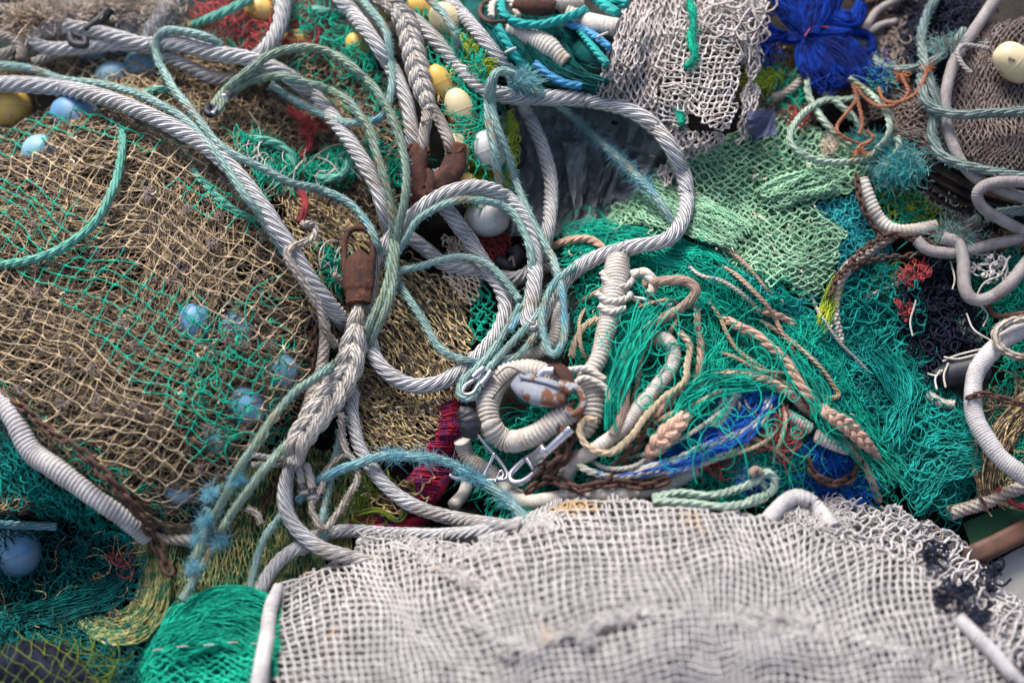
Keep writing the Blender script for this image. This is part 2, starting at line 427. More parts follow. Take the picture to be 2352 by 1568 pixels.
DIVE = ('salmon_rope', 'blue_white', 'green_rope')
STYLE = {  # material, lobes, depth, lay (in radii), step
    'wire': ('wire', 6, .17, 8.5, 3.6), 'wire_dirty': ('wire_dirty', 6, .17, 8.5, 3.6), 'wire_pale': ('wire_pale', 6, .2, 8.5, 3),
}
def fuzz(g, P, r, n, length, bend=.6, m=0, tw=.0006, clump=None, spread=1.0):
    """short fibres standing off a rope's surface; P (M,3)"""
    if n < 1: return
    _, S, B = frames(P); Tn, _, _ = frames(P)
    if clump is None: i = rng.integers(0, len(P), n)
    else: i = np.clip((rng.choice(clump, n) * (len(P) - 1) + rng.normal(0, len(P) * .03, n)).astype(int), 0, len(P) - 1)
    a = rng.uniform(0, 2 * math.pi, n)
    d = np.cos(a)[:, None] * S[i] + np.sin(a)[:, None] * B[i]
    rr = r[i] if hasattr(r, '__len__') else r
    b0 = P[i] + d * (np.asarray(rr) * .9).reshape(-1, 1)
    ln = length * rng.uniform(.4, 1.5, n)[:, None]
    j = rng.normal(0, bend, (n, 3))
    d1 = d * spread + Tn[i] * rng.normal(0, .6, (n, 1))
    p1 = b0 + d1 * ln * .5 + j * ln * .2
    p2 = p1 + (d1 + j) * ln * .5
    Pp = np.stack([b0, p1, p2], 1)
    rad = np.stack([np.full(n, tw), np.full(n, tw), np.full(n, tw * .5)], 1)
    tubes(g, Pp, rad, 3, None, m)

def rope(pts, r, mat='wire', h=70, name='rope', label='', cat='rope', group=None, n=6, depth=.17, lay=8.5,
         step=None, parent=None, fz=0, fzlen=6, fzmat=None, clump=None, nclump=0, clen=20, prof=None, wob=1.5, nseg=None, rend=None):
    step = step or max(2.2, min(4, r * .22))
    if mat in DIVE and parent is None:
        pts = list(pts)
        for e, e2 in ((0, 1), (-1, -2)):
            if len(pts[e]) == 2: pts[e] = (*pts[e], h - 62)
            if len(pts) > 4 and len(pts[e2]) == 2: pts[e2] = (*pts[e2], h - 12)
    P, S = path3(pts, h, step, wob)
    u = unit(P)
    rad = r * u
    if rend is not None: rad = np.interp(np.linspace(0, 1, len(P)), np.linspace(0, 1, len(rend)), rend) * u
    k = np.arange(len(P)) * step / 30
    rad = rad * (1 + .055 * vnoise(k * .6, k * 0 + pts[0][0], 8) + .03 * vnoise(k * 2.5, k * 0 + pts[0][1], 9))
    lay *= .84
    if n and n <= 3: depth = max(depth * 1.5, .2)
    elif n: depth = depth * 1.3
    g = Geo()
    turn = 2 * math.pi / (lay * float(np.mean(rad))) if (n and prof is None) else 0
    sweep(g, P, rad, prof or (lobes(n, depth) if n else None), turn, nseg or ({3: 24, 6: 36}.get(n, n * 8) if n else 20))
    if parent is None and not fz and not nclump:
        return g.build(name, M[mat], None, label, cat, group)
    if fz or nclump:
        root = g.build(name, M[mat], parent, label if parent is None else None, cat if parent is None else None, group)
        f = Geo()
        if fz: fuzz(f, P, rad, int(len(P) * step * fz), fzlen * 1e-3, tw=.0005)
        if nclump: fuzz(f, P, rad, nclump * 3, clen * .8e-3, 1.3, 1 if fz else 0, .00042, clump)
        mats = ([T[fzmat or 'tealfluff']] if fz else []) + ([T['bluefluff']] if nclump else [])
        f.build('loose_fibres', mats, root, kind='stuff')
        return root
    return g.build(name, M[mat], parent)

def braid(pts, rad, sr, mat, h, name, label, cat='rope', group=None, pitch=60, n=3, lob=3, lay=9, step=3.0, depth=.25):
    """plaited rope: n strands crossing over and under; each strand is a part"""
    pts = list(pts)
    if mat == 'salmon_rope': pts[0] = (*pts[0][:2], h - 60); pts[-1] = (*pts[-1][:2], h - 60)
    S = spline([(p[0], p[1], p[2] if len(p) > 2 else h) for p in pts], step)
    root = thing(name, label, cat, pts[0][:2], h - 20, group)
    L = np.arange(len(S)) * step
    W = np.interp(np.linspace(0, 1, len(S)), np.linspace(0, 1, len(rad)), rad)
    d = np.gradient(S[:, :2], axis=0); d /= np.linalg.norm(d, axis=1, keepdims=True)
    nv = np.stack([-d[:, 1], d[:, 0]], 1)
    for i in range(n):
        ph = 2 * math.pi * (L / pitch + i / n)
        off = np.sin(ph) * (W - sr * .8)
        up = np.sin(2 * ph) * sr * .75
        q = S[:, :2] + nv * off[:, None]
        P = world(q, H(S[:, :2]) + S[:, 2] + up)
        g = Geo()
        rr = sr * unit(P) * (W / max(W)) ** .5
        sweep(g, P, rr, lobes(lob, depth), 2 * math.pi / (lay * sr * 1.0886e-3), lob * 6 if lob > 3 else 24)
        g.build('strand', M[mat], root)
    return root

def lattice(poly, a, b, mats, tw=1.6, h0=20, layers=1, dh=14, warp=(20, 90), fold=(12, 60), drop=.02, knot=1.7, sag=.12,
            sides=3, K=4, name='fishing_net', label='', cat='fishing net', group=None, masks=(), seed=1, rot=12, ragged=12, parent=None, ret=False, g=None, vmul=1.0):
    """a net: diamond mesh of knotted twine spanned by a and b, crumpled and folded into layers"""
    poly = np.asarray(poly, float)
    c = poly.mean(0); ext = np.abs(poly - c).max() * 1.35
    g = g or Geo()
    for l in range(layers):
        rg = np.random.default_rng(seed * 31 + l)
        th = R(rot) * rg.uniform(-1, 1) * (l > 0) + (0 if l % 2 == 0 else R(rot))
        Rm = np.array([[math.cos(th), -math.sin(th)], [math.sin(th), math.cos(th)]])
        A = Rm @ np.array(a, float); Bv = Rm @ np.array(b, float)
        Minv = np.linalg.inv(np.stack([A, Bv], 1))
        cor = np.array([[-ext, -ext], [ext, -ext], [-ext, ext], [ext, ext]]) @ Minv.T
        i0, j0 = np.floor(cor.min(0)).astype(int) - 1; i1, j1 = np.ceil(cor.max(0)).astype(int) + 1
        I, J = np.meshgrid(np.arange(i0, i1 + 1), np.arange(j0, j1 + 1), indexing='ij')
        off = rg.random(2)
        p = c + (I + off[0])[..., None] * A + (J + off[1])[..., None] * Bv
        s = seed * 5 + l * 3
        wa, wl = warp
        q = p.copy()
        q[..., 0] += wa * fbm(p[..., 0] / wl, p[..., 1] / wl, s, 2) * 1.4
        q[..., 1] += wa * fbm(p[..., 0] / wl + 40, p[..., 1] / wl + 17, s + 1, 2) * 1.4
        jit = .07 * min(np.linalg.norm(A), np.linalg.norm(Bv))
        q += rg.normal(0, jit, q.shape)
        tst = q + ragged * np.stack([vnoise(q[..., 0] / 30, q[..., 1] / 30, 55), vnoise(q[..., 0] / 30, q[..., 1] / 30, 56)], -1)
        ok = inside(tst, poly)
        fa, fl = fold
        hh = H(q) + h0 - l * dh + fa * fbm(q[..., 0] / fl, q[..., 1] / fl, s + 2, 3) * 1.5
        for di, dj in ((1, 0), (0, 1)):
            e0 = (slice(0, I.shape[0] - di), slice(0, I.shape[1] - dj)); e1 = (slice(di, None), slice(dj, None))
            k = ok[e0] & ok[e1] & (rg.random(ok[e0].shape) > drop)
            P0 = q[e0][k]; P1 = q[e1][k]; h_0 = hh[e0][k]; h_1 = hh[e1][k]
            n = len(P0)
            if n == 0: continue
            t = np.linspace(0, 1, K)
            D = P1 - P0; ln = np.linalg.norm(D, axis=1)
            nv = np.stack([-D[:, 1], D[:, 0]], 1)
            bow = np.sin(t * math.pi)[None] * rg.normal(0, sag, n)[:, None]
            if K > 3: bow = bow + np.sin(t * 2 * math.pi)[None] * rg.normal(0, sag * .5, n)[:, None]
            pp = P0[:, None] + D[:, None] * t[None, :, None] + nv[:, None] * bow[..., None]
            h3 = h_0[:, None] * (1 - t) + h_1[:, None] * t + np.sin(t * math.pi)[None] * rg.normal(0, sag * .6, n)[:, None] * ln[:, None]
            P = world(pp, h3)
            prof = np.ones(K); prof[0] = prof[-1] = knot
            rr = tw * unit(P) * prof[None]
            mi = np.zeros(n, int)
            cen = (P0 + P1) / 2
            for mk, idx in masks:
                if callable(mk): mi[mk(cen, I[e0][k], J[e0][k], l)] = idx
                else: mi[inside(cen, mk)] = idx
            big = vnoise(cen[:, 0] / 40, cen[:, 1] / 40, s + 7) * .25 + .5
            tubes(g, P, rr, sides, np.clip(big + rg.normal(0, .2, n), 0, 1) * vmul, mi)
    if ret: return g
    return g.build(name, mats, parent, label, cat, group)

def sheet(g, guides, n, tw=1.3, h=20, hv=12, K=16, wob=5, wl=60, sub=(.4, 1.0), sides=3, m=0, seed=1, mesh=0, spread=1.0):
    """strands of gathered netting combed along guide curves (each a list of (x,y[,h]))"""
    rg = np.random.default_rng(seed)
    G = []
    for gd in guides:
        S = spline([(p[0], p[1], p[2] if len(p) > 2 else 0) for p in gd], 5)
        t = np.linspace(0, 1, 40); ti = np.linspace(0, 1, len(S))
        G.append(np.stack([np.interp(t, ti, S[:, k]) for k in range(3)], 1))
    G = np.stack(G)                        # (g,40,3)
    a = rg.random(n) * (len(G) - 1)
    ln = rg.uniform(sub[0], sub[1], n); st = rg.random(n) * (1 - ln)
    t = st[:, None] + ln[:, None] * np.linspace(0, 1, K)[None]
    # strands drift sideways between the guides as they run
    aa = np.clip(a[:, None] + spread * .15 * vnoise(t * 4, a[:, None] * 3 + 20, 60), 0, len(G) - 1 - 1e-6)
    i = aa.astype(int); f = (aa - i)[..., None]
    x = t * 39; j = np.clip(x.astype(int), 0, 38); e = (x - j)[..., None]
    def at(ii): return G[ii, j] * (1 - e) + G[ii, j + 1] * e
    Q = at(i) * (1 - f) + at(np.minimum(i + 1, len(G) - 1)) * f
    px = Q[..., 0].copy(); py = Q[..., 1].copy()
    ph = rg.random(n)[:, None] * 9
    Q[..., 0] += wob * vnoise(px / wl + ph, py / wl, 61); Q[..., 1] += wob * vnoise(px / wl, py / wl + ph, 62)
    if mesh:                              # knots pull neighbours together: zigzag
        z = (np.arange(K) % 2 * 2 - 1)[None] * mesh * rg.uniform(.5, 1, (n, 1))
        dx = np.gradient(px, axis=1); dy = np.gradient(py, axis=1); l = np.hypot(dx, dy) + 1e-6
        Q[..., 0] += -dy / l * z; Q[..., 1] += dx / l * z
    hh = H(Q[..., :2]) + Q[..., 2] + h + hv * rg.uniform(-1, 1, n)[:, None] + hv * .5 * vnoise(px / 35 + ph, py / 35, 63)
    P = world(Q[..., :2], hh)
    rr = tw * unit(P) * rg.uniform(.75, 1.2, n)[:, None]
    tubes(g, P, rr, sides, rg.random(n), m)

def tangle(g, poly, n, tw=1.3, h=20, hv=20, ln=90, curl=1.0, K=12, m=0, seed=1, dirn=None, dspread=1.0, sides=3):
    """loose curling strands within an outline"""
    rg = np.random.default_rng(seed)
    poly = np.asarray(poly, float); lo = poly.min(0); hi = poly.max(0)
    p = rg.uniform(lo, hi, (n * 5, 2)); p = p[inside(p, poly)][:n]; n = len(p)
    if n == 0: return
    if dirn is None: a = rg.uniform(0, 2 * math.pi, n)
    else: a = R(dirn) + rg.normal(0, dspread, n)
    st = ln * rg.uniform(.4, 1.4, n) / (K - 1)
    kap = rg.normal(0, curl, n) * .35
    pts = [p]
    dk = rg.normal(0, curl * .12, n)
    for k in range(K - 1):
        a = a + kap + rg.normal(0, .12 * curl, n); kap = kap + dk
        pts.append(pts[-1] + np.stack([np.cos(a), np.sin(a)], 1) * st[:, None])
    Q = np.stack(pts, 1)
    Q -= (Q.mean(1) - p)[:, None]
    z = rg.uniform(-1, 1, n)[:, None] * hv + hv * .7 * np.sin(np.linspace(0, math.pi, K))[None] * rg.uniform(-1, 1, n)[:, None]
    P = world(Q, H(Q) + h + z)
    rr = tw * unit(P) * rg.uniform(.75, 1.2, n)[:, None]
    tubes(g, P, rr, sides, rg.random(n), m)

def hank(g, pts, r, n, tw=1.2, h=30, seed=1, m=0, core=None, K=None, flat=.7, twist=1.0, cm=0, rend=None):
    """bunch of strands following one line; an inner core of packed netting"""
    rg = np.random.default_rng(seed)
    S = spline([(p[0], p[1], p[2] if len(p) > 2 else h) for p in pts], 8)
    K = len(S)
    W = r * np.ones(K) if rend is None else np.interp(np.linspace(0, 1, K), np.linspace(0, 1, len(rend)), rend)
    d = np.gradient(S[:, :2], axis=0); d /= np.linalg.norm(d, axis=1, keepdims=True) + 1e-9
    nv = np.stack([-d[:, 1], d[:, 0]], 1)
    s = np.arange(K) / 8.0
    ph = rg.uniform(0, 2 * math.pi, n)[:, None] + twist * (s[None] * .12 + .9 * vnoise(s[None] * .5 + rg.random(n)[:, None] * 20, np.zeros((n, K)), 70))
    rad = np.sqrt(rg.uniform(.35, 1, n))[:, None] * W[None]
    q = S[None, :, :2] + nv[None] * (np.cos(ph) * rad)[..., None]
    hh = H(S[:, :2])[None] + S[None, :, 2] + np.sin(ph) * rad * flat
    P = world(q, hh)
    tubes(g, P, tw * unit(P), 3, rg.random(n), m)
    Pc = world(S[:, :2], H(S[:, :2]) + S[:, 2] - 2)
    if core: sweep(g, Pc, W * core * unit(Pc), lambda th, s_, a: 1 + .12 * vnoise(th * 2, s_ * .6, 71) + .1 * np.abs(np.sin(th * 5)), .0, 20, flat, cm, val=.15)

def ellipsoid(g, c2, h, rx, ry, ang=0, tilt=0, m=0, hole=.16, power=2.2):
    """float: a lathed egg with dimpled ends; ang = direction of its long axis across the slope"""
    cen = world(np.array([c2], float), H(np.array([c2], float)) + h)[0]
    u = float(unit(cen))
    ax = math.cos(R(ang)) * RGT - math.sin(R(ang)) * (UPV * .9 + NRM * .1); ax /= np.linalg.norm(ax)
    up = NRM - ax * (NRM @ ax); up /= np.linalg.norm(up)
    ax = ax * math.cos(R(tilt)) + up * math.sin(R(tilt)); up = np.cross(np.cross(ax, up), ax); up /= np.linalg.norm(up)
    sd_ = np.cross(ax, up)
    t = np.linspace(0, 1, 30); ph = -math.pi / 2 + math.pi * t
    x = np.sin(ph); rr = np.abs(np.cos(ph)) ** (2 / power)
    x = np.r_[-.80, -.93, x[2:-2], .93, .80]; rr = np.r_[0.001, hole, rr[2:-2], hole, 0.001]
    th = np.arange(32) / 32 * 2 * math.pi
    V = cen + (x * rx * u)[:, None, None] * ax + (rr * ry * u)[:, None, None] * (np.cos(th)[None, :, None] * sd_ + np.sin(th)[None, :, None] * up)
    K = len(x); idx = np.arange(K * 32).reshape(K, 32); i0 = idx[:-1]; i1 = idx[1:]
    g.add(V, np.stack([i0, np.roll(i0, -1, 1), np.roll(i1, -1, 1), i1], -1), None, None, m)
    return cen, ax, up, sd_, u
def float_thing(c2, h, rx, ry, ang, mat, label, group=None, tilt=0, detail=True, power=2.2):
    g = Geo(); cen, ax, up, sd_, u = ellipsoid(g, c2, h, rx, ry, ang, tilt, power=power)
    root = thing('net_float', label, 'float', c2, h - ry, group)
    g.build('shell', M[mat], root)
    if detail:
        for s in (-1, 1):
            g = Geo(); th = np.arange(21) / 20 * 2 * math.pi
            P = cen + ax * s * rx * u * .93 + ry * u * .2 * (np.cos(th)[:, None] * sd_ + np.sin(th)[:, None] * up)
            tubes(g, P[None], np.array([[ry * u * .05]]), 6)
            g.build('eye_rim', M[mat], root)
        g = Geo(); th = np.arange(41) / 40 * 2 * math.pi
        P = cen + ry * u * 1.003 * (np.cos(th)[:, None] * sd_ + np.sin(th)[:, None] * up)
        tubes(g, P[None], np.array([[ry * u * .022]]), 6)
        g.build('mould_seam', M[mat], root)
    return root

def cloth(corners, h, mat, name, label, cat, amp=8, n=28, seed=5, curl=14):
    A, B_, C_, D_ = [np.array(c, float) for c in corners]
    U, V_ = np.meshgrid(np.linspace(0, 1, n), np.linspace(0, 1, n))
    q = (A * (1 - U[..., None]) + B_ * U[..., None]) * (1 - V_[..., None]) + (D_ * (1 - U[..., None]) + C_ * U[..., None]) * V_[..., None]
    q += 2.5 * np.stack([vnoise(U * 5, V_ * 5, seed), vnoise(U * 5 + 9, V_ * 5, seed)], -1)
    hh = h + amp * np.abs(fbm(U * 2.2 + V_ * 1.2, V_ * 2.2, seed, 3)) * -2 + curl * np.abs(U - .5) ** 3 * 8 * vnoise(U * 1.5, V_ * 2, seed + 4)
    P = world(q, H(q) + hh); idx = np.arange(n * n).reshape(n, n)
    Q = np.stack([idx[:-1, :-1], idx[1:, :-1], idx[1:, 1:], idx[:-1, 1:]], -1)
    g = Geo(); g.add(P, Q); g.add(P - NRM * .0025, Q[..., ::-1])
    return g.build(name, mat, None, label, cat)
_links = {}
def chain(pts, size, h, label, name='chain', group=None, mat='chain_rust', parent=None):
    """chain of separate links laid along pts; size = link length in mm"""
    P, S = path3(pts, h, 2.0, 3)
    L = np.r_[0, np.cumsum(np.linalg.norm(np.diff(P, axis=0), axis=1))]
    u = float(unit(P).mean()); ln = size * u * 1.0; wr = ln * .125
    key = (round(size, 1), mat)
    if key not in _links:
        a = np.linspace(0, 2 * math.pi, 25)[:-1]
        hx = ln * .5 - ln * .30
        x = np.cos(a) * ln * .28 + np.sign(np.cos(a)) * hx; y = np.sin(a) * ln * .25
        Q = np.stack([x, y, 0 * x], 1); K = len(Q)
        Tn = np.roll(Q, -1, 0) - np.roll(Q, 1, 0); Tn /= np.linalg.norm(Tn, axis=1, keepdims=True)
        z = np.array([0, 0, 1.0]); Sx = np.cross(Tn, z)
        th = np.arange(8) / 8 * 2 * math.pi
        V = Q[:, None] + wr * (np.cos(th)[None, :, None] * Sx[:, None] + np.sin(th)[None, :, None] * z)
        idx = np.arange(K * 8).reshape(K, 8); i1 = np.roll(idx, -1, 0)
        F = np.stack([idx, i1, np.roll(i1, -1, 1), np.roll(idx, -1, 1)], -1)
        _links[key] = make_mesh('link', V, F, None, np.full(K * 8, .5), None, [M[mat]])
    root = thing(name, label, 'chain', pts[0][:2], h - 10, group) if parent is None else parent
    pitch = ln * .74; nl = max(2, int(L[-1] / pitch))
    for i in range(nl):
        s = (i + .5) * pitch
        c = np.array([np.interp(s, L, P[:, k]) for k in range(3)])
        t = np.array([np.interp(s + pitch * .4, L, P[:, k]) - np.interp(s - pitch * .4, L, P[:, k]) for k in range(3)]); t /= np.linalg.norm(t) + 1e-9
        up = NRM - t * (NRM @ t); up /= np.linalg.norm(up); sdv = np.cross(up, t)
        ang = (R(25) if i % 2 else R(105)) + rng.normal(0, .15)
        z = up * math.cos(ang) + sdv * math.sin(ang); y = np.cross(z, t)
        o = bpy.data.objects.new('link', _links[key]); C.objects.link(o)
        o.parent = root
        Mx = Matrix([(t[0], y[0], z[0], c[0] - root.location[0]), (t[1], y[1], z[1], c[1] - root.location[1]), (t[2], y[2], z[2], c[2] - root.location[2]), (0, 0, 0, 1)])
        o.matrix_local = Mx
    return root

def slab(poly, h, thick, mats, name, parent=None, bump=0, **kw):
    """flat piece cut to an outline, extruded; fan of quads from the middle"""
    S = np.asarray(poly, float); c = S.mean(0); n = len(S)
    hh = H(S) * 0 + h; g = Geo()
    top = world(S, hh); bot = world(S + 0, hh - thick)
    tc = world(c[None], np.array([h + bump]))[0]; bc = world(c[None], np.array([h - thick]))[0]
    V = np.vstack([top, bot, [tc], [bc]]); Q = []
    for i in range(n):
        j = (i + 1) % n
        Q.append([i, j, n + j, n + i][::-1]); Q.append([2 * n, 2 * n, i, j][1:] + [2 * n])
        Q.append([2 * n + 1, n + j, n + i, 2 * n + 1])
    me = bpy.data.meshes.new(name)
    F = []
    for i in range(n):
        j = (i + 1) % n
        F += [(i, n + i, n + j, j), (2 * n, i, j), (2 * n + 1, n + j, n + i)]
    org = np.array(parent.location) if parent is not None else V.mean(0)
    me.from_pydata([tuple(v - org) for v in V], [], F); me.materials.append(mats)
    o = bpy.data.objects.new(name, me); C.objects.link(o)
    if parent is not None: o.parent = parent
    else: o.location = org
    md = o.modifiers.new('bevel', 'BEVEL'); md.width = .003; md.segments = 2
    return tag(o, **kw)

exec_parts = True
#@@SETTING
# ------------------------------------------------------------ ground and underlayer
M['quay'] = solid('wet_concrete', (.16, .15, .14), (.10, .095, .09), 3, .8, bump=.5)
gd = Geo()
gd.add(np.array([[-40, -40, 0], [40, -40, 0], [40, 40, 0], [-40, 40, 0]], float), np.array([[0, 1, 2, 3]]))
gd.build('ground', M['quay'], kind='structure')
def underlayer():
    m, t, ns, lk, b = nodes_of('packed_netting')
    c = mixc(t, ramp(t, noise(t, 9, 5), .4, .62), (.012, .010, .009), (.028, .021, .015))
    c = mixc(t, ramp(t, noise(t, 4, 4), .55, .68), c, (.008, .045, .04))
    v = N(t, 'ShaderNodeTexNoise'); tc = N(t, 'ShaderNodeTexCoord'); mp = N(t, 'ShaderNodeMapping')
    mp.inputs['Scale'].default_value = (160, 25, 60)
    lk.new(tc.outputs['Object'], mp.inputs[0]); lk.new(mp.outputs[0], v.inputs['Vector']); v.inputs['Scale'].default_value = 1; v.inputs['Distortion'].default_value = 2
    lk.new(c, b.inputs['Base Color']); b.inputs['Roughness'].default_value = .9
    bp = N(t, 'ShaderNodeBump'); bp.inputs['Strength'].default_value = .9; bp.inputs['Distance'].default_value = .012
    lk.new(v.outputs['Fac'], bp.inputs['Height']); lk.new(bp.outputs[0], b.inputs['Normal'])
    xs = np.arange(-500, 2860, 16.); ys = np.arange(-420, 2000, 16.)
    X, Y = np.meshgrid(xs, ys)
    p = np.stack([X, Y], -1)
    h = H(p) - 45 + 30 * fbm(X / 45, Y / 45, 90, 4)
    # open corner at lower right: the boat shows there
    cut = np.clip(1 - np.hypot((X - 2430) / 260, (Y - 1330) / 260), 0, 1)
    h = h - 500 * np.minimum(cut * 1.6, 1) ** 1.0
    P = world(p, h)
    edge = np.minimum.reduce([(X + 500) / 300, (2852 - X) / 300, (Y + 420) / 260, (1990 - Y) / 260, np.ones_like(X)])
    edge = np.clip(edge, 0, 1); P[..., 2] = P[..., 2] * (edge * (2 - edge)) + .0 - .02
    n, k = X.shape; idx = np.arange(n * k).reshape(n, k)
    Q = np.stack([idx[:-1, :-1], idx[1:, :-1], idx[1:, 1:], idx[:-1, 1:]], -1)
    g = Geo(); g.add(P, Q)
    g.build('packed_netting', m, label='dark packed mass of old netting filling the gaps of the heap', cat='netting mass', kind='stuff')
underlayer()
# ============================================================ NETS (broad to small)
E1 = (24, 13); E2 = (24, -13)
# -- tan net bag at left
def greenband(*polys):
    return lambda c, i, j, l: np.any([inside(c, p) for p in polys], 0) & (l == 0)
bag = [(-60, 300), (60, 262), (160, 225), (300, 258), (430, 335), (545, 425), (640, 520), (712, 640), (728, 740), (712, 850), (650, 960), (590, 1040), (520, 1120), (440, 1185), (350, 1160), (250, 1085), (150, 1020), (60, 950), (-60, 850)]
gb1 = [(90, 600), (240, 560), (400, 660), (560, 790), (620, 860), (560, 960), (520, 1060), (450, 1060), (370, 930), (230, 800), (150, 700)]
gb1b = [(-50, 390), (90, 420), (230, 510), (250, 600), (100, 660), (-50, 580)]
gb1d = [(-50, 330), (100, 262), (160, 232), (250, 262), (340, 312), (430, 340), (330, 345), (200, 305), (100, 335), (-50, 400)]
gb1c = [(390, 420), (450, 400), (600, 480), (620, 560), (540, 520), (440, 500)]
def bag_net():
    g = Geo()
    lattice(bag, (36, 17), (19, -26), None, tw=1.45, h0=36, layers=1, warp=(30, 170), fold=(10, 80), sag=.06, masks=[(lambda c, i, j, l: c[:, 0] > -999, 2), (greenband(gb1, gb1b, gb1c, gb1d), 1)], seed=4, ret=True, K=5, knot=2.0, g=g, drop=.005)
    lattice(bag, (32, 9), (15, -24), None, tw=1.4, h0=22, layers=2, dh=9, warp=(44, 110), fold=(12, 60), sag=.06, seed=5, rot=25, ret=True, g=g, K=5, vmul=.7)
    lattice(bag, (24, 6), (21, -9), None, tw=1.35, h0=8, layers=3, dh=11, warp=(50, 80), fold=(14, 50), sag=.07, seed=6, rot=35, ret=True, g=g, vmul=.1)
    rg = np.random.default_rng(3)
    for k in range(34):
        q = rg.uniform((20, 320), (690, 1130))
        if inside(q[None], bag)[0]: tangle(g, [(q[0] - 9, q[1] - 7), (q[0] + 9, q[1] - 7), (q[0] + 9, q[1] + 7), (q[0] - 9, q[1] + 7)], 16, 1.2, 40, 5, 26, 2, 7, 3, 500 + k)
    tangle(g, [(430, 700), (640, 620), (680, 900), (520, 1050), (400, 900)], 60, 1.6, 34, 10, 110, .8, 12, 1, 273)
    sheet(g, [[(-40, 420), (120, 440), (330, 480), (520, 560)], [(-40, 560), (180, 560), (380, 600), (600, 700)]], 300, 1.35, 8, 9, sub=(.15, .4), wob=12, wl=120, mesh=3, K=12, seed=71)
    sheet(g, [[(-40, 620), (160, 650), (400, 740)], [(-40, 800), (160, 820), (420, 900)]], 260, 1.35, 4, 9, sub=(.15, .4), wob=12, wl=120, mesh=3, K=12, seed=72)
    tangle(g, bag, 200, 1.3, -6, 12, 80, .5, 8, 0, 73)
    sheet(g, [[(300, 380), (330, 560), (300, 760)], [(480, 420), (520, 600), (440, 820)]], 200, 1.35, 14, 9, sub=(.2, .6), wob=12, wl=120, mesh=3, K=14, seed=74)
    lattice([(130, 130), (240, 125), (400, 100), (430, 250), (400, 300), (280, 250), (150, 215)], (26, 13), (18, -20), None, tw=1.5, h0=44, layers=1, warp=(20, 90), fold=(6, 60), sag=.1, seed=88, ret=True, g=g, K=5, masks=[(lambda c, i, j, l: c[:, 1] > -999, 2)])
    g.build('fishing_net', [T['tan'], T['green'], T['tanline'], T['brown']], None, 'big bulging bag of tan netting with an emerald mesh band, left side', 'fishing net')
bag_net()
# -- tan netting slope above and right of the bag
def upper_tan():
    reg = [(-50, 150), (150, 140), (300, 112), (360, 70), (440, 40), (560, 110), (640, 100), (780, 110), (860, 160), (940, 260), (960, 380), (940, 520), (760, 560), (700, 520), (600, 430), (500, 340), (350, 245), (150, 215), (-50, 190)]
    g = Geo()
    lattice(reg, (25, 9), (15, -18), None, tw=1.5, h0=22, layers=2, dh=13, warp=(26, 90), fold=(10, 60), sag=.2, seed=8, ret=True, g=g, K=5, rot=30)
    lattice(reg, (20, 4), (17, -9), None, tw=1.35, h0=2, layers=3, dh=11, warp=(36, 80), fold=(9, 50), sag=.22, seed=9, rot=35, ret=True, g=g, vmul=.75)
    sheet(g, [[(430, 90), (600, 150), (760, 200), (900, 330)], [(430, 160), (600, 230), (740, 320), (850, 470)]], 380, 1.4, 12, 14, sub=(.15, .5), wob=14, mesh=3, seed=74)
    tangle(g, reg, 1000, 1.4, 8, 16, 80, 1.5, 9, 0, 75)
    tangle(g, [(560, 60), (860, 120), (940, 300), (860, 320), (700, 240), (520, 130)], 90, 1.6, 24, 14, 90, 1.2, 10, 1, 76)
    tangle(g, [(830, 330), (960, 330), (950, 440), (860, 430)], 110, 1.5, 20, 14, 80, 1.2, 10, 1, 77)
    g.build('fishing_net', [T['tan'], T['green']], None, 'crumpled tan netting with green strands on the upper left of the heap', 'fishing net')
upper_tan()
def middle_tan():
    reg = [(640, 420), (760, 460), (880, 560), (930, 590), (1060, 650), (1090, 760), (1080, 850), (1050, 930), (1040, 980), (940, 1050), (850, 1040), (800, 960), (790, 840), (700, 700), (690, 600), (640, 520)]
    g = Geo()
    lattice(reg, (29, 19), (19, 29), None, tw=1.5, h0=36, layers=2, dh=12, warp=(30, 120), fold=(14, 80), sag=.08, seed=11, rot=8, ret=True, g=g, K=5, knot=1.8, masks=[(lambda c, i, j, l: c[:, 0] > -999, 1)])
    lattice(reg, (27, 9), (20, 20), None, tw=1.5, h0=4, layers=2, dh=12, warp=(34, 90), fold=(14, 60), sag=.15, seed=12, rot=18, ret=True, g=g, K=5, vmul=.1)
    low = [(800, 850), (900, 900), (1060, 930), (1040, 990), (940, 1060), (850, 1040)]
    lattice(low, (32, 3), (23, 15), None, tw=1.5, h0=38, layers=2, dh=12, warp=(26, 90), fold=(10, 60), sag=.12, seed=13, rot=12, ret=True, g=g, K=5, knot=1.8)
    tangle(g, reg, 200, 1.4, 6, 14, 80, 1.4, 9, 0, 83)
    g.build('fishing_net', [T['gold'], T['goldline']], None, 'gold and black flecked netting inside the middle wire rope loop', 'fishing net')
middle_tan()
# -- red netting at the top
g = Geo()
lattice([(400, 20), (520, -40), (700, -40), (770, 60), (730, 120), (600, 130), (470, 75)], (24, 5), (15, -12), None, tw=1.3, h0=40, layers=2, warp=(24, 60), fold=(10, 50), sag=.2, seed=13, ret=True, g=g)
tangle(g, [(400, 20), (520, -40), (700, -40), (760, 90), (600, 110)], 60, 1.3, 45, 10, 90, 1.2, 10, 0, 85)
g.build('fishing_net', [T['red']], None, 'small red netting scrap over yellow floats at the top', 'fishing net')
g = Geo()
tangle(g, [(790, 170), (760, 100), (640, 60), (620, 0), (700, -20), (860, 100), (870, 180)], 110, 1.5, 52, 12, 80, 1.3, 10, 0, 86)
tangle(g, [(160, 60), (270, 60), (280, 0), (330, 20), (300, 80), (200, 90)], 50, 1.6, 52, 12, 60, 1.3, 10, 0, 87)
g.build('net_strands', [T['green']], None, 'loose emerald netting strands below the red netting', 'netting')
g = Geo()
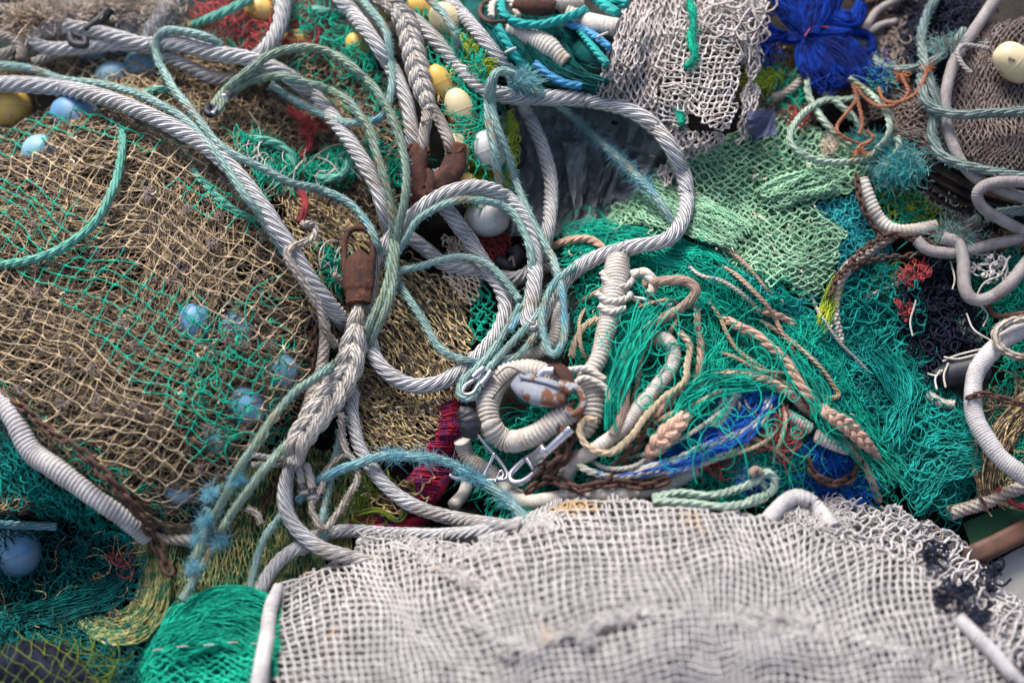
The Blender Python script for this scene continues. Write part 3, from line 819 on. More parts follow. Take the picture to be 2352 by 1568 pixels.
hank(g, [(660, 250), (700, 280), (712, 330), (690, 360)], 9, 34, 1.3, 40, 3)
tangle(g, [(690, 270), (750, 270), (760, 290), (700, 300)], 50, 1.2, 50, 8, 60, .8, 8, 0, 88, 10, .5)
g2 = Geo(); hank(g2, [(688, 430), (700, 470), (690, 510)], 9, 70, 1.3, 40, 5, core=.5)
g2.build('net_strands', [T['red']], None, 'short crimson hank hanging above the off white woolly cord', 'netting')
g.build('net_strands', [T['red']], None, 'crimson hank of twine curling beside the black gap at upper left', 'netting')
# -- green netting with white cords in the same gap
for k, (pl, lab) in enumerate([([(520, 305), (600, 300), (690, 360), (680, 440), (600, 430), (560, 340)], 'green netting scrap wrapped round a short teal rope, upper left'),
                               ([(740, 350), (800, 340), (815, 400), (740, 420), (690, 400)], 'green netting scrap under the curled rope end by the black gap'),
                               ([(740, 570), (800, 590), (800, 690), (760, 640)], 'dark green netting scrap left of the rusty rope socket')]):
    g = Geo(); tangle(g, pl, 130, 1.4, 40, 12, 70, 1.3, 10, 0, 90 + k); tangle(g, pl, 14, 1.3, 54, 6, 90, .6, 9, 1, 95 + k)
    g.build('net_strands', [T['green'], T['whitec']], None, lab, 'netting')
# -- green coarse net over the float column
flt = [(880, -30), (1060, -30), (1075, 80), (1110, 140), (1160, 260), (1170, 330), (1190, 470), (1140, 520), (1060, 470), (1030, 340), (1010, 200), (960, 90)]
g = lattice(flt, (21, 17), (-6, 24), None, tw=2.0, h0=78, layers=1, warp=(12, 70), fold=(8, 60), sag=.16, seed=15, ret=True, K=5, knot=1.8)
tangle(g, [(1000, 100), (1080, 120), (1140, 250), (1120, 300), (1060, 330), (1040, 200)], 80, 1.6, 92, 10, 110, .7, 10, 0, 97, 60, .5)
tangle(g, flt, 60, 1.5, 60, 20, 90, 1.2, 10, 0, 98)
g.build('fishing_net', [T['green']], None, 'coarse green net stretched over the column of yellow and white floats', 'fishing net')
g = Geo()
lattice([(985, 180), (1070, 130), (1110, 240), (1090, 330), (1060, 420), (1030, 350), (1010, 260)], (20, 6), (7, 17), None, tw=1.4, h0=84, layers=2, warp=(16, 60), fold=(6, 50), sag=.2, seed=16, ret=True, g=g)
g.build('fishing_net', [T['gold']], None, 'fine straw coloured net over the yellow float right of the braid', 'fishing net')
# lime frill: rows of pinched loops
def frill(c, r0, r1, n, a0, a1, label, h=40, sq=1.0):
    g = Geo(); a = np.linspace(R(a0), R(a1), n); rg = np.random.default_rng(int(c[0]))
    for ring in range(3):
        rr0 = r0 + (r1 - r0) * ring / 3; rr1 = rr0 + (r1 - r0) * .55
        t = np.linspace(0, 1, 9)
        ph = a[:, None] + .09 * np.sin(t * 2 * math.pi)[None] + rg.normal(0, .05, n)[:, None]
        rad = rr0 + (rr1 - rr0) * np.sin(t * math.pi)[None] * rg.uniform(.7, 1.2, (n, 1))
        q = np.stack([c[0] + rad * np.cos(ph), c[1] + sq * rad * np.sin(ph)], -1)
        hh = H(q) + h + 10 * rg.normal(0, 1, (n, 1)) + 14 * np.sin(t * math.pi)[None]
        tubes(g, world(q, hh), 1.3 * unit(world(q, hh)), 3)
    tangle(g, [(c[0] - r1 * .8, c[1] - r1 * sq * .8), (c[0] + r1 * .8, c[1] - r1 * sq * .8), (c[0] + r1 * .8, c[1] + r1 * .8 * sq), (c[0] - r1 * .8, c[1] + r1 * .8 * sq)], int(n * 1.6), 1.2, h - 12, 12, 50, 1.6, 9, 0, int(c[1]))
    g.build('net_frill', T['lime'], None, label, 'netting')
frill((1085, 135), 14, 54, 60, -90, 250, 'lime green bunched netting frill below the cream float', 66)
frill((1085, 400), 14, 50, 50, 0, 360, 'lime green netting frill between the white floats', 30, 1.3)
frill((1160, 330), 6, 30, 22, -80, 80, 'thin lime loops hanging beside the upper white float', 60, 2.4)
# -- teal bundle at the top with ropes
def teal_bundle():
    g = Geo()
    hank(g, [(1075, -20), (1110, 60), (1180, 130), (1290, 190), (1390, 205)], 40, 420, 1.3, 60, 21, core=.85, cm=1, rend=[30, 40, 42, 34, 22])
    hank(g, [(1200, -10), (1260, 60), (1330, 110), (1420, 140)], 40, 300, 1.3, 50, 22, core=.85, cm=1)
    sheet(g, [[(1090, 20), (1140, 120), (1250, 190), (1390, 210)], [(1280, 60), (1300, 110), (1340, 160), (1410, 190)]], 520, 1.2, 92, 10, wob=8, seed=100, sub=(.3, .9))
    g.build('fishing_net', [T['dteal'], T['dteal']], None, 'dark teal gathered net bundle at the top holding white and aqua ropes', 'fishing net')
teal_bundle()
g = Geo()
hank(g, [(1170, 165), (1200, 195), (1222, 215)], 12, 40, 1.2, 100, 23)
# -- grey-white net hanging over the top centre
def grey_net():
    g = Geo()
    left = [(1455, -40), (1560, -40), (1560, 100), (1525, 170), (1500, 262), (1460, 258), (1440, 240), (1405, 235), (1368, 228), (1392, 130), (1430, 50)]
    lattice(left, (6.5, 16), (-7.5, 16), None, tw=2.2, h0=96, layers=3, dh=16, warp=(9, 70), fold=(12, 40), sag=.12, seed=17, ret=True, g=g, K=4, ragged=10, rot=8)
    right = [(1520, 90), (1600, 30), (1690, 50), (1705, 110), (1706, 200), (1686, 290), (1655, 322), (1600, 275), (1520, 240), (1500, 170)]
    lattice(right, (15, 3), (-4, 13.5), None, tw=2.2, h0=112, layers=2, dh=14, warp=(14, 60), fold=(10, 60), sag=.10, seed=18, ret=True, g=g, K=4, ragged=8)
    lattice([(1480, 200), (1600, 260), (1590, 290), (1500, 290), (1450, 240)], (14, 2), (-2, 13), None, tw=2.4, h0=88, layers=1, warp=(6, 50), fold=(8, 50), seed=19, ret=True, g=g)
    up = [(1545, -40), (1760, -40), (1765, 90), (1745, 190), (1735, 130), (1690, 60), (1620, 50), (1560, 110)]
    lattice(up, (8, 17), (-9, 16), None, tw=2.3, h0=92, layers=3, dh=15, warp=(16, 45), fold=(12, 35), sag=.2, seed=20, ret=True, g=g)
    tail = [(1500, 280), (1660, 320), (1640, 350), (1580, 370), (1560, 410), (1540, 440), (1500, 430), (1530, 350)]
    lattice([(1690, 60), (1760, 40), (1745, 180), (1722, 330), (1690, 340), (1712, 200)], (6, 15), (-7, 15), None, tw=2.1, h0=84, layers=3, dh=12, warp=(12, 50), fold=(12, 40), sag=.15, seed=222, ret=True, g=g)
    lattice(tail, (8, 13), (-8, 13), None, tw=2.2, h0=66, layers=3, dh=12, warp=(14, 35), fold=(10, 30), sag=.2, seed=21, ret=True, g=g)
    tangle(g, [(1600, 20), (1770, -20), (1765, 90), (1720, 110), (1640, 80)], 60, 2.3, 118, 10, 90, 1.2, 10, 0, 105)
    sheet(g, [[(1410, 20), (1400, 110), (1385, 210)], [(1560, -20), (1540, 100), (1500, 230)]], 90, 2.4, 82, 14, K=14, mesh=2.5, seed=106, sub=(.4, 1))
    g.build('fishing_net', [T['greyw']], None, 'knotted grey white net hanging in folds over the top centre', 'fishing net')
grey_net()
# green rag strip through the grey net
def fluffy_strip(pts, r, mat, label, name='green_rag', h=100, seed=1):
    g = Geo(); P, S = path3(pts, h, 2.5)
    k = np.arange(len(P)) * .22
    sweep(g, P, r * unit(P) * (1 + .35 * vnoise(k, k * 0 + seed, 9)), lambda th, s, a: 1 + .25 * np.abs(np.sin(th * 3 + s * .9)) + .2 * vnoise(th * 2, s * 2, 31), 8, 24, .7)
    fuzz(g, P, r * unit(P), int(len(P) * 5), .008, 1.0)
    g.build(name, T[mat], None, label, 'rag')
fluffy_strip([(1580, -10), (1592, 40), (1586, 90), (1595, 130), (1575, 155)], 7, 'green', 'bright green ruffled strip between the grey net folds', h=126)
fluffy_strip([(1558, 250), (1566, 285)], 7, 'green', 'short green tuft below the hanging grey net folds', h=104, seed=3)
# -- mint net
def mint_net():
    reg = [(1490, 400), (1560, 350), (1620, 330), (1700, 300), (1730, 240), (1830, 270), (1900, 300), (1960, 330), (2010, 380), (1960, 440), (1870, 470), (1945, 520), (1940, 560), (1900, 640), (1850, 690), (1760, 650), (1640, 590), (1580, 560), (1400, 520), (1410, 480)]
    g = Geo()
    lattice(reg, (14, 9), (13, -9), None, tw=2.2, h0=40, layers=1, warp=(26, 130), fold=(22, 110), sag=.14, seed=22, ret=True, g=g, K=4, knot=1.5, ragged=20)
    lattice(reg, (14, 7), (10, -9), None, tw=2.0, h0=24, layers=3, dh=14, warp=(30, 80), fold=(20, 80), sag=.18, seed=23, rot=35, ret=True, g=g, vmul=.8)
    sheet(g, [[(1510, 400), (1620, 450), (1740, 520)], [(1440, 490), (1560, 530), (1690, 570)]], 200, 2.0, 50, 12, mesh=3, K=20, seed=107, sub=(.4, .9), wob=8)
    sheet(g, [[(1720, 430), (1800, 400), (1900, 380)], [(1760, 480), (1830, 460), (1930, 430)]], 90, 2.1, 52, 12, mesh=3, K=18, seed=108, sub=(.4, .9), wob=8)
    g.build('fishing_net', [T['mint']], None, 'pale mint green net spread in soft folds right of centre', 'fishing net')
mint_net()
# -- emerald tangle in the middle
def emerald():
    g = Geo()
    # strands sweeping down the middle around the ropes
    sheet(g, [[(1260, 540), (1330, 515), (1450, 520), (1560, 560), (1680, 610), (1800, 680)], [(1290, 620), (1400, 580), (1500, 600), (1600, 640), (1700, 700), (1790, 780)]], 300, 1.5, 26, 16, K=26, wob=26, wl=90, seed=110, sub=(.25, .7))
    sheet(g, [[(1420, 690), (1400, 780), (1395, 880), (1385, 975)], [(1600, 670), (1530, 730), (1450, 860), (1420, 1010)]], 260, 1.5, 58, 14, K=26, wob=18, wl=90, seed=111, sub=(.4, 1.0))
    sheet(g, [[(1450, 690), (1430, 790), (1405, 900), (1385, 985)], [(1560, 680), (1490, 790), (1430, 900), (1410, 1000)]], 46, 1.6, 128, 8, K=26, wob=18, wl=90, seed=211, sub=(.3, .7))
    sheet(g, [[(1540, 700), (1640, 720), (1620, 860), (1560, 950), (1500, 1040)], [(1600, 640), (1720, 760), (1700, 850), (1620, 950), (1520, 1060)]], 240, 1.5, 40, 16, K=26, wob=26, wl=80, seed=112, sub=(.3, .9))
    sheet(g, [[(1500, 1040), (1560, 930), (1640, 870), (1740, 850), (1830, 880)], [(1560, 1060), (1600, 980), (1660, 920), (1740, 900), (1830, 910)]], 230, 1.5, 56, 12, K=26, wob=16, wl=90, seed=113, sub=(.3, .9))
    sheet(g, [[(1500, 1000), (1560, 910), (1640, 860), (1760, 850)], [(1520, 1040), (1600, 950), (1680, 900), (1800, 890)]], 40, 1.6, 108, 8, K=26, wob=18, wl=90, seed=213, sub=(.3, .8))
    sheet(g, [[(1640, 620), (1740, 700), (1840, 830), (1900, 950), (2020, 1100)], [(1720, 620), (1850, 720), (1960, 900), (2020, 1000), (2100, 1110)]], 330, 1.4, 30, 18, K=26, wob=34, wl=80, seed=114, sub=(.2, .6))
    sheet(g, [[(1680, 730), (1790, 820), (1870, 930), (2000, 1100)], [(1740, 740), (1850, 840), (1930, 960), (2040, 1120)]], 70, 1.5, 90, 10, K=26, wob=34, wl=80, seed=214, sub=(.2, .5))
    reg = [(1270, 530), (1420, 500), (1600, 570), (1760, 650), (1880, 730), (1990, 1000), (2060, 1150), (1560, 1120), (1100, 1120), (1050, 1040), (1180, 960), (1320, 850), (1330, 650)]
    lattice(reg, (20, 12), (15, -14), None, tw=1.6, h0=40, layers=2, dh=14, warp=(40, 80), fold=(16, 60), sag=.3, seed=67, rot=35, ret=True, g=g, K=5, knot=1.8, drop=.06)
    tangle(g, reg, 900, 1.45, 8, 26, 190, .55, 16, 0, 115)
    tangle(g, reg, 350, 1.4, 30, 20, 120, .8, 14, 0, 119)
    tangle(g, [(1500, 640), (1700, 620), (1880, 740), (1950, 900), (1800, 880), (1640, 860)], 420, 1.3, 44, 12, 130, .9, 16, 0, 116)
    tangle(g, [(1060, 1090), (1240, 1060), (1260, 1150), (1160, 1180)], 200, 1.4, 20, 18, 110, .5, 10, 0, 117, -50, .5)
    tangle(g, [(1560, 1060), (1760, 1000), (1860, 1090), (1800, 1130), (1600, 1130)], 300, 1.4, 44, 18, 120, .5, 12, 0, 118, 60, .7)
    g.build('fishing_net', [T['emerald']], None, 'emerald monofilament net in a loose tangle across the centre', 'fishing net')
emerald()
def teal_right():
    reg = [(1880, 640), (1990, 600), (2100, 620), (2140, 700), (2100, 800), (2180, 900), (2230, 950), (2240, 1060), (2200, 1200), (2110, 1170), (2030, 1080), (1980, 960), (1900, 850), (1870, 740)]
    g = Geo()
    lattice(reg, (21, 14), (19, -16), None, tw=2.0, h0=40, layers=1, warp=(26, 90), fold=(14, 70), sag=.2, seed=24, ret=True, g=g, K=5)
    lattice(reg, (14, 9), (13, -11), None, tw=1.4, h0=20, layers=3, dh=14, warp=(36, 70), fold=(14, 60), sag=.3, seed=25, rot=35, ret=True, g=g, K=5)
    lattice([(1920, 790), (2060, 800), (2110, 900), (2090, 980), (1990, 960)], (11, 8), (9, -10), None, tw=1.5, h0=44, layers=2, dh=10, warp=(26, 50), fold=(14, 60), sag=.35, seed=26, rot=25, ret=True, g=g, K=5)
    sheet(g, [[(1960, 800), (2020, 860), (2060, 930), (2020, 1010)], [(2060, 800), (2100, 860), (2090, 960), (2060, 1040)]], 110, 1.5, 50, 10, K=20, wob=22, seed=120, sub=(.4, .9))
    sheet(g, [[(2230, 985), (2130, 1000), (2080, 1080)], [(2260, 1080), (2170, 1110), (2110, 1190)]], 170, 1.5, 30, 12, K=16, wob=10, mesh=2, seed=121, sub=(.5, 1))
    tangle(g, reg, 350, 1.4, 16, 20, 130, .9, 14, 0, 122)
    g.build('fishing_net', [T['teal']], None, 'teal diamond mesh net heaped at right centre beside the green tangle', 'fishing net')
teal_right()
# -- blue nettings
g = Geo()
tangle(g, [(1800, 760), (1850, 780), (1920, 860), (1940, 930), (1900, 940), (1840, 860)], 420, 1.3, 26, 16, 60, 1.0, 9, 0, 123, 50, .6)
hank(g, [(1810, 770), (1860, 830), (1920, 920)], 26, 160, 1.2, 10, 31, core=.9)
g.build('net_strands', [T['azure']], None, 'dark blue netting scrap framed by a tan cord, right of centre', 'netting')
g = Geo()
sheet(g, [[(1500, 1050), (1600, 990), (1680, 940), (1740, 890)], [(1560, 1075), (1660, 1030), (1740, 980), (1790, 910)]], 190, 1.3, 66, 10, K=16, wob=12, seed=124, sub=(.3, .8))
tangle(g, [(1620, 900), (1760, 880), (1790, 930), (1720, 1010), (1600, 1040)], 110, 1.2, 68, 12, 80, .8, 10, 0, 125, -40, .7)
g.build('net_strands', [T['azure']], None, 'bright blue loose netting running along the white ropes at lower centre', 'netting')
g = Geo()
tangle(g, [(1800, 1060), (1880, 1010), (1960, 1030), (2000, 1100), (1990, 1150), (1880, 1140), (1800, 1110)], 640, 1.3, 30, 18, 80, 1.0, 10, 0, 126)
hank(g, [(1810, 1100), (1900, 1090), (1990, 1130)], 28, 160, 1.2, 6, 33, core=.9)
g.build('net_strands', [T['azure']], None, 'blue netting heap behind the white net around the rusty chain', 'netting')
g = Geo()
for s, q in enumerate([[(1620, 1040), (1680, 1000), (1700, 1040)], [(1750, 940), (1780, 1010), (1740, 1040), (1740, 990)], [(1790, 930), (1830, 1000), (1800, 1060)], [(1600, 1060), (1650, 1040), (1680, 1100)]]):
    tangle(g, q, 24, 1.3, 74, 8, 80, .6, 10, 0, 127 + s, 100, .5)
g.build('net_strands', [T['red']], None, 'crimson twine shreds scattered beside the bright blue netting', 'netting')
# -- turquoise and lime strips right of the mint net
g = Geo()
lattice([(1860, 470), (1970, 430), (2040, 560), (2030, 600), (1930, 640), (1880, 600), (1940, 540)], (12, 8), (10, -9), None, tw=1.4, h0=26, layers=4, dh=9, warp=(26, 50), fold=(10, 50), sag=.3, seed=27, rot=35, ret=True, g=g)
lattice([(1640, 600), (1850, 690), (1900, 800), (1880, 860), (1800, 720), (1700, 650)], (11, 8), (10, -9), None, tw=1.3, h0=46, layers=2, dh=9, warp=(22, 50), fold=(10, 50), sag=.3, seed=28, rot=35, ret=True, g=g)
g.build('fishing_net', [T['turq']], None, 'fine turquoise net peeping out under the edge of the mint net', 'fishing net')
g = Geo()
sheet(g, [[(1915, 620), (1890, 680), (1870, 760)], [(1935, 650), (1915, 720), (1890, 790)]], 160, 1.4, 34, 14, K=14, mesh=2, seed=131, sub=(.3, .8))
tangle(g, [(2000, 640), (2070, 610), (2060, 690), (1990, 690)], 150, 1.3, 6, 10, 60, 1.2, 9, 0, 132)
g.build('net_strands', [T['lime']], None, 'lime green netting strip between mint net and teal net', 'netting')
g = Geo()
lattice([(2010, 400), (2080, 420), (2190, 440), (2270, 500), (2250, 540), (2150, 540), (2050, 535), (2010, 470)], (14, 9), (12, -10), None, tw=1.4, h0=24, layers=2, dh=8, warp=(20, 60), fold=(8, 60), sag=.3, seed=29, rot=25, ret=True, g=g)
lattice([(2010, 400), (2080, 420), (2190, 440), (2250, 540), (2150, 540), (2050, 535), (2010, 470)], (16, 10), (14, -11), None, tw=1.4, h0=20, layers=1, dh=8, warp=(22, 60), fold=(8, 60), sag=.3, seed=30, ret=True, g=g, masks=[(lambda c, i, j, l: c[:, 0] > 0, 1)])
lattice([(2090, 440), (2200, 440), (2280, 520), (2200, 530)], (14, 7), (11, -8), None, tw=1.5, h0=34, layers=2, dh=8, warp=(18, 50), fold=(8, 60), sag=.3, seed=31, ret=True, g=g, masks=[(lambda c, i, j, l: c[:, 0] > 0, 2)])
tangle(g, [(2010, 400), (2080, 420), (2190, 440), (2250, 540), (2050, 535)], 200, 1.3, 10, 14, 60, 1.2, 9, 1, 133)
g.build('fishing_net', [T['lime'], T['green'], T['greyw']], None, 'mixed lime, green and grey mesh between cable bundle and white hose', 'fishing net')
# -- brown-grey net upper right
def brown_net():
    g = Geo()
    reg = [(2200, 130), (2260, 60), (2330, 40), (2420, 20), (2420, 440), (2300, 400), (2200, 370), (2150, 320), (2170, 220)]
    lattice(reg, (6, 12), (-6, 12), None, tw=1.9, h0=46, layers=2, dh=10, warp=(22, 110), fold=(16, 90), sag=.1, seed=34, ret=True, g=g, K=3, rot=10)
    lattice(reg, (7, 10), (-6, 11), None, tw=1.9, h0=24, layers=2, dh=10, warp=(22, 80), fold=(14, 80), sag=.14, seed=35, ret=True, g=g, K=3, rot=30, vmul=.7)
    reg2 = [(1930, 190), (2080, 170), (2180, 200), (2180, 360), (2110, 390), (2040, 360), (2050, 280), (1960, 290)]
    lattice(reg2, (11, 5), (9, -6), None, tw=1.9, h0=26, layers=3, dh=9, warp=(26, 70), fold=(12, 50), sag=.14, seed=36, ret=True, g=g, K=3, rot=25)
    g.build('fishing_net', [T['brown']], None, 'tight brown grey net bulging in the upper right corner', 'fishing net')
    g = Geo()
    lattice([(2010, 20), (2130, -30), (2150, 100), (2080, 140), (2030, 90)], (11, 4), (6, 10), None, tw=1.9, h0=30, layers=3, dh=9, warp=(20, 60), fold=(10, 50), sag=.2, seed=37, ret=True, g=g)
    tangle(g, [(2010, 20), (2080, 60), (2080, 160), (2020, 150)], 60, 2.2, 40, 12, 60, 1.4, 9, 0, 134)
    g.build('fishing_net', [T['brown']], None, 'small grey net fold behind the black netting at top right', 'fishing net')
brown_net()
g = Geo()
tangle(g, [(2060, -20), (2230, -30), (2280, 0), (2190, 110), (2140, 200), (2060, 190), (2050, 110)], 520, 2.2, 20, 30, 70, 1.6, 9, 0, 135)
lattice([(2010, 0), (2180, -30), (2190, 100), (2080, 110), (2040, 70)], (17, 8), (10, -15), None, tw=2.3, h0=44, layers=1, warp=(24, 60), fold=(14, 50), sag=.25, seed=38, ret=True, g=g)
g.build('fishing_net', [T['navy']], None, 'black netting in the dark hollow at the top right', 'fishing net')
g = Geo()
nb = [(2070, 640), (2150, 600), (2220, 640), (2260, 700), (2250, 800), (2180, 830), (2130, 880), (2090, 800), (2060, 700)]
lattice(nb, (17, 10), (13, -14), None, tw=2.3, h0=34, layers=3, dh=14, warp=(30, 55), fold=(18, 45), sag=.3, seed=39, rot=35, ret=True, g=g)
tangle(g, nb, 260, 2.3, 26, 26, 70, 1.6, 9, 0, 136)
tangle(g, nb, 120, 1.3, 6, 20, 70, 1.2, 9, 1, 137)
g.build('fishing_net', [T['navy'], T['green']], None, 'black knotted net tangle left of the big white bound hose', 'fishing net')
g = Geo()
tangle(g, [(2065, 620), (2100, 600), (2130, 610), (2150, 620), (2110, 650), (2070, 665)], 55, 1.2, 56, 12, 45, 1.8, 10, 0, 138)
tangle(g, [(2060, 690), (2100, 700), (2080, 740)], 30, 1.5, 56, 12, 40, 1.6, 10, 0, 139)
g.build('net_strands', [T['red']], None, 'small red twine nest on top of the black net tangle', 'netting')
g = Geo()
tangle(g, [(2200, 610), (2330, 560), (2360, 640), (2280, 720), (2230, 680)], 260, 1.4, 0, 20, 70, 1.4, 9, 0, 140)
tangle(g, [(2260, 560), (2352, 500), (2352, 560), (2260, 580)], 90, 1.5, 10, 12, 70, 1.0, 9, 1, 141)
tangle(g, [(2230, 700), (2400, 600), (2400, 1000), (2300, 860)], 340, 1.5, 0, 20, 80, 1.2, 9, 0, 142)
g.build('net_strands', [T['green'], T['gold']], None, 'green and gold twine shreds in the shadow under the lilac hose', 'netting')
# -- white cords and scraps at right
g = Geo()
tangle(g, [(2230, 590), (2300, 580), (2330, 640), (2260, 650), (2230, 620)], 34, 2.6, 70, 12, 60, 1.8, 10, 0, 143)
g.build('cord_scrap', T['whitec'], None, 'knotted white cord heap inside the loop of lilac hose', 'cord')
for q, l in (([(2270, 540), (2285, 560), (2278, 590)], 'short white cord end hanging from the lilac hose crossing'), ([(2180, 600), (2190, 640), (2185, 665)], 'white cord end hanging left of the deep lilac U'), ([(2100, 690), (2092, 735), (2098, 770)], 'white cord stub dangling over the black net beside red twine'), ([(2235, 690), (2265, 720), (2255, 750)], 'white cord tail just under the lilac U bend'), ([(2220, 720), (2240, 760), (2290, 790)], 'long white cord tail running to the big white hose')):
    g = Geo(); P, _ = path3(q, 66, 4, 4); tubes(g, P[None], 2.4 * unit(P)[None], 5)
    g.build('cord_scrap', T['whitec'], None, l, 'cord')
# -- tan strands at lower right
def tan_right():
    g = Geo()
    sheet(g, [[(2400, 870), (2330, 920), (2270, 1000), (2240, 1100), (2270, 1180)], [(2400, 920), (2350, 980), (2300, 1060), (2290, 1120), (2340, 1165)]], 90, 1.7, 20, 14, K=18, wob=12, seed=144, sub=(.3, .9))
    hank(g, [(2235, 1010), (2240, 1080), (2270, 1130), (2330, 1160), (2400, 1165)], 9, 46, 1.7, 30, 41)
    tangle(g, [(2260, 900), (2400, 850), (2400, 1160), (2300, 1120)], 120, 1.6, 14, 14, 100, 1.0, 10, 0, 145)
    tangle(g, [(2260, 900), (2400, 850), (2400, 1160), (2300, 1120), (2240, 1010)], 170, 1.5, 0, 14, 90, 1.2, 10, 1, 146)
    lattice([(2080, 1000), (2260, 900), (2420, 960), (2420, 1130), (2240, 1170), (2180, 1160)], (20, 13), (16, -15), None, tw=1.6, h0=2, layers=2, warp=(22, 60), fold=(12, 50), sag=.25, seed=42, ret=True, g=g, masks=[(lambda c, i, j, l: c[:, 0] > 0, 1)])
    hank(g, [(2290, 1120), (2340, 1160), (2400, 1170)], 6, 26, 1.5, 36, 42, m=2)
    g.build('fishing_net', [T['gold'], T['green'], T['red']], None, 'straw coloured netting strands around the white bound hose at right', 'fishing net')
tan_right()
# -- royal blue gathered netting
def blue_bundle():
    root = thing('net_bundle', 'royal blue netting bundle tied with a red thread at top right', 'netting bundle', (1880, 100), 40)
    parts = [([(1800, -20), (1830, 30), (1860, 75)], [38, 40, 26]), ([(1850, -20), (1850, 30), (1864, 75)], [30, 30, 22]), ([(1900, -20), (1885, 20), (1868, 75)], [42, 40, 24]), ([(1866, 80), (1850, 130), (1868, 175), (1890, 195)], [18, 26, 26, 10]), ([(1868, 80), (1925, 120), (1960, 165), (1985, 185)], [18, 26, 26, 12]), ([(1980, 5), (1960, 45), (1900, 40), (1872, 75)], [14, 22, 20, 12]),
             ([(1865, 70), (1880, 110), (1900, 160), (1915, 195)], [20, 34, 44, 16]), ([(1870, 75), (1930, 90), (1990, 150), (2015, 172)], [16, 22, 20, 12]), ([(1868, 75), (1920, 70), (1990, 80), (2005, 110), (1995, 120)], [12, 14, 12, 10, 8]),
             ([(1868, 80), (1800, 85), (1760, 60), (1745, 50)], [16, 16, 12, 8]), ([(1800, 85), (1755, 90), (1735, 70), (1745, 50)], [8, 10, 9, 8]), ([(1740, 88), (1770, 125)], [8, 5]), ([(1880, 100), (1870, 140), (1885, 180), (1960, 185), (2012, 170)], [20, 24, 20, 14, 10])]
    for k, (pts, rr) in enumerate(parts):
        g = Geo(); hank(g, pts, 1, 170, 1.5, 72 + (k % 3) * 8, 50 + k, core=.7, rend=rr, flat=.6, twist=1.1, cm=0)
        tangle(g, [(pts[-1][0] - 20, pts[-1][1] - 20), (pts[-1][0] + 20, pts[-1][1] - 20), (pts[-1][0], pts[-1][1] + 26)], 14, 1.5, 80, 14, 60, .8, 10, 0, 300 + k)
        g.build('gathered_strip', T['blue'], root)
    g = Geo(); P, _ = path3([(1848, 84), (1862, 66), (1880, 60), (1905, 62)], 104, 3); tubes(g, P[None], 1.6 * unit(P)[None], 5)
    g.build('red_thread', T['red'], root)
blue_bundle()
# -- tan/lime netting beside the blue bundle
g = Geo()
r_ = [(1715, 90), (1760, 80), (1840, 100), (1860, 150), (1830, 180), (1720, 190)]
lattice(r_, (14, 8), (11, -8), None, tw=1.6, h0=24, layers=3, dh=9, warp=(22, 50), fold=(10, 50), sag=.3, seed=43, rot=30, ret=True, g=g)
tangle(g, [(1712, 170), (1760, 165), (1800, 172), (1770, 195), (1720, 200)], 130, 1.7, 44, 8, 60, .8, 9, 1, 150, -15, .4)
tangle(g, [(1712, 190), (1850, 180), (1880, 260), (1800, 270), (1712, 240)], 260, 1.7, 20, 12, 80, 1.0, 9, 0, 151, 10, .6)
tangle(g, [(1712, 120), (1850, 180), (1880, 260), (1790, 250)], 70, 1.5, 34, 12, 80, 1.0, 9, 2, 152)
g.build('fishing_net', [T['tan_dull'], T['lime'], T['green']], None, 'dull tan netting with a lime streak left of the blue bundle', 'fishing net')
g = Geo(); tangle(g, [(1810, 250), (1870, 260), (1850, 290), (1800, 280)], 20, 1.3, 40, 8, 60, 1, 9, 0, 153)
g.build('net_strands', T['red'], None, 'thin red twine wisp above the mint net edge', 'netting')
# -- olive nets at lower left
def olive():
    g = Geo()
    reg = [(500, 1090), (600, 1050), (700, 1010), (840, 1060), (860, 1130), (810, 1200), (800, 1270), (650, 1380), (560, 1360), (430, 1420), (400, 1560), (300, 1560), (370, 1420), (340, 1230), (440, 1230)]
    lattice(reg, (4.5, 22), (-5, 22), None, tw=1.7, h0=30, layers=3, dh=10, warp=(16, 160), fold=(12, 110), sag=.08, seed=68, rot=7, ret=True, g=g, K=4, knot=1.4)
    lattice(reg, (6, 20), (-7, 20), None, tw=1.6, h0=0, layers=2, dh=10, warp=(20, 120), fold=(14, 110), sag=.08, seed=69, rot=12, ret=True, g=g, K=4, vmul=.5)
    for hh_, n_, sd_ in ((44, 190, 331), (26, 190, 332), (8, 160, 333)):
        sheet(g, [[(300, 1215), (318, 1300), (314, 1360), (288, 1396), (240, 1402), (186, 1388)], [(350, 1220), (360, 1300), (352, 1380), (310, 1432), (240, 1440), (176, 1405)], [(405, 1225), (398, 1300), (388, 1400), (335, 1470), (245, 1480), (165, 1425)]], n_, 1.6, hh_, 10, K=26, wob=7, wl=70, sub=(.35, 1), mesh=1.8, seed=sd_)
    g.build('fishing_net', [T['olive']], None, 'olive green net hanging in vertical strands below the tan bag', 'fishing net')
olive()
g = Geo()
dk = [(-40, 1190), (150, 1230), (330, 1270), (330, 1340), (250, 1430), (100, 1450), (-40, 1440)]
tangle(g, dk, 560, 1.6, 40, 34, 110, 1.0, 12, 0, 165)
sheet(g, [[(320, 1270), (230, 1330), (120, 1370), (20, 1400)], [(330, 1330), (260, 1390), (160, 1420), (60, 1440)]], 130, 1.5, 64, 10, K=16, wob=12, seed=166)
tangle(g, dk, 34, 1.4, 60, 14, 90, .7, 10, 1, 167)
tangle(g, [(240, 1270), (300, 1270), (290, 1330)], 12, 1.3, 80, 8, 60, .7, 9, 2, 168, 80, .4)
g.build('fishing_net', [T['dteal'], T['gold'], T['red']], None, 'dark teal tangled net in the shadow beside the blue ball float', 'fishing net')
g = Geo()
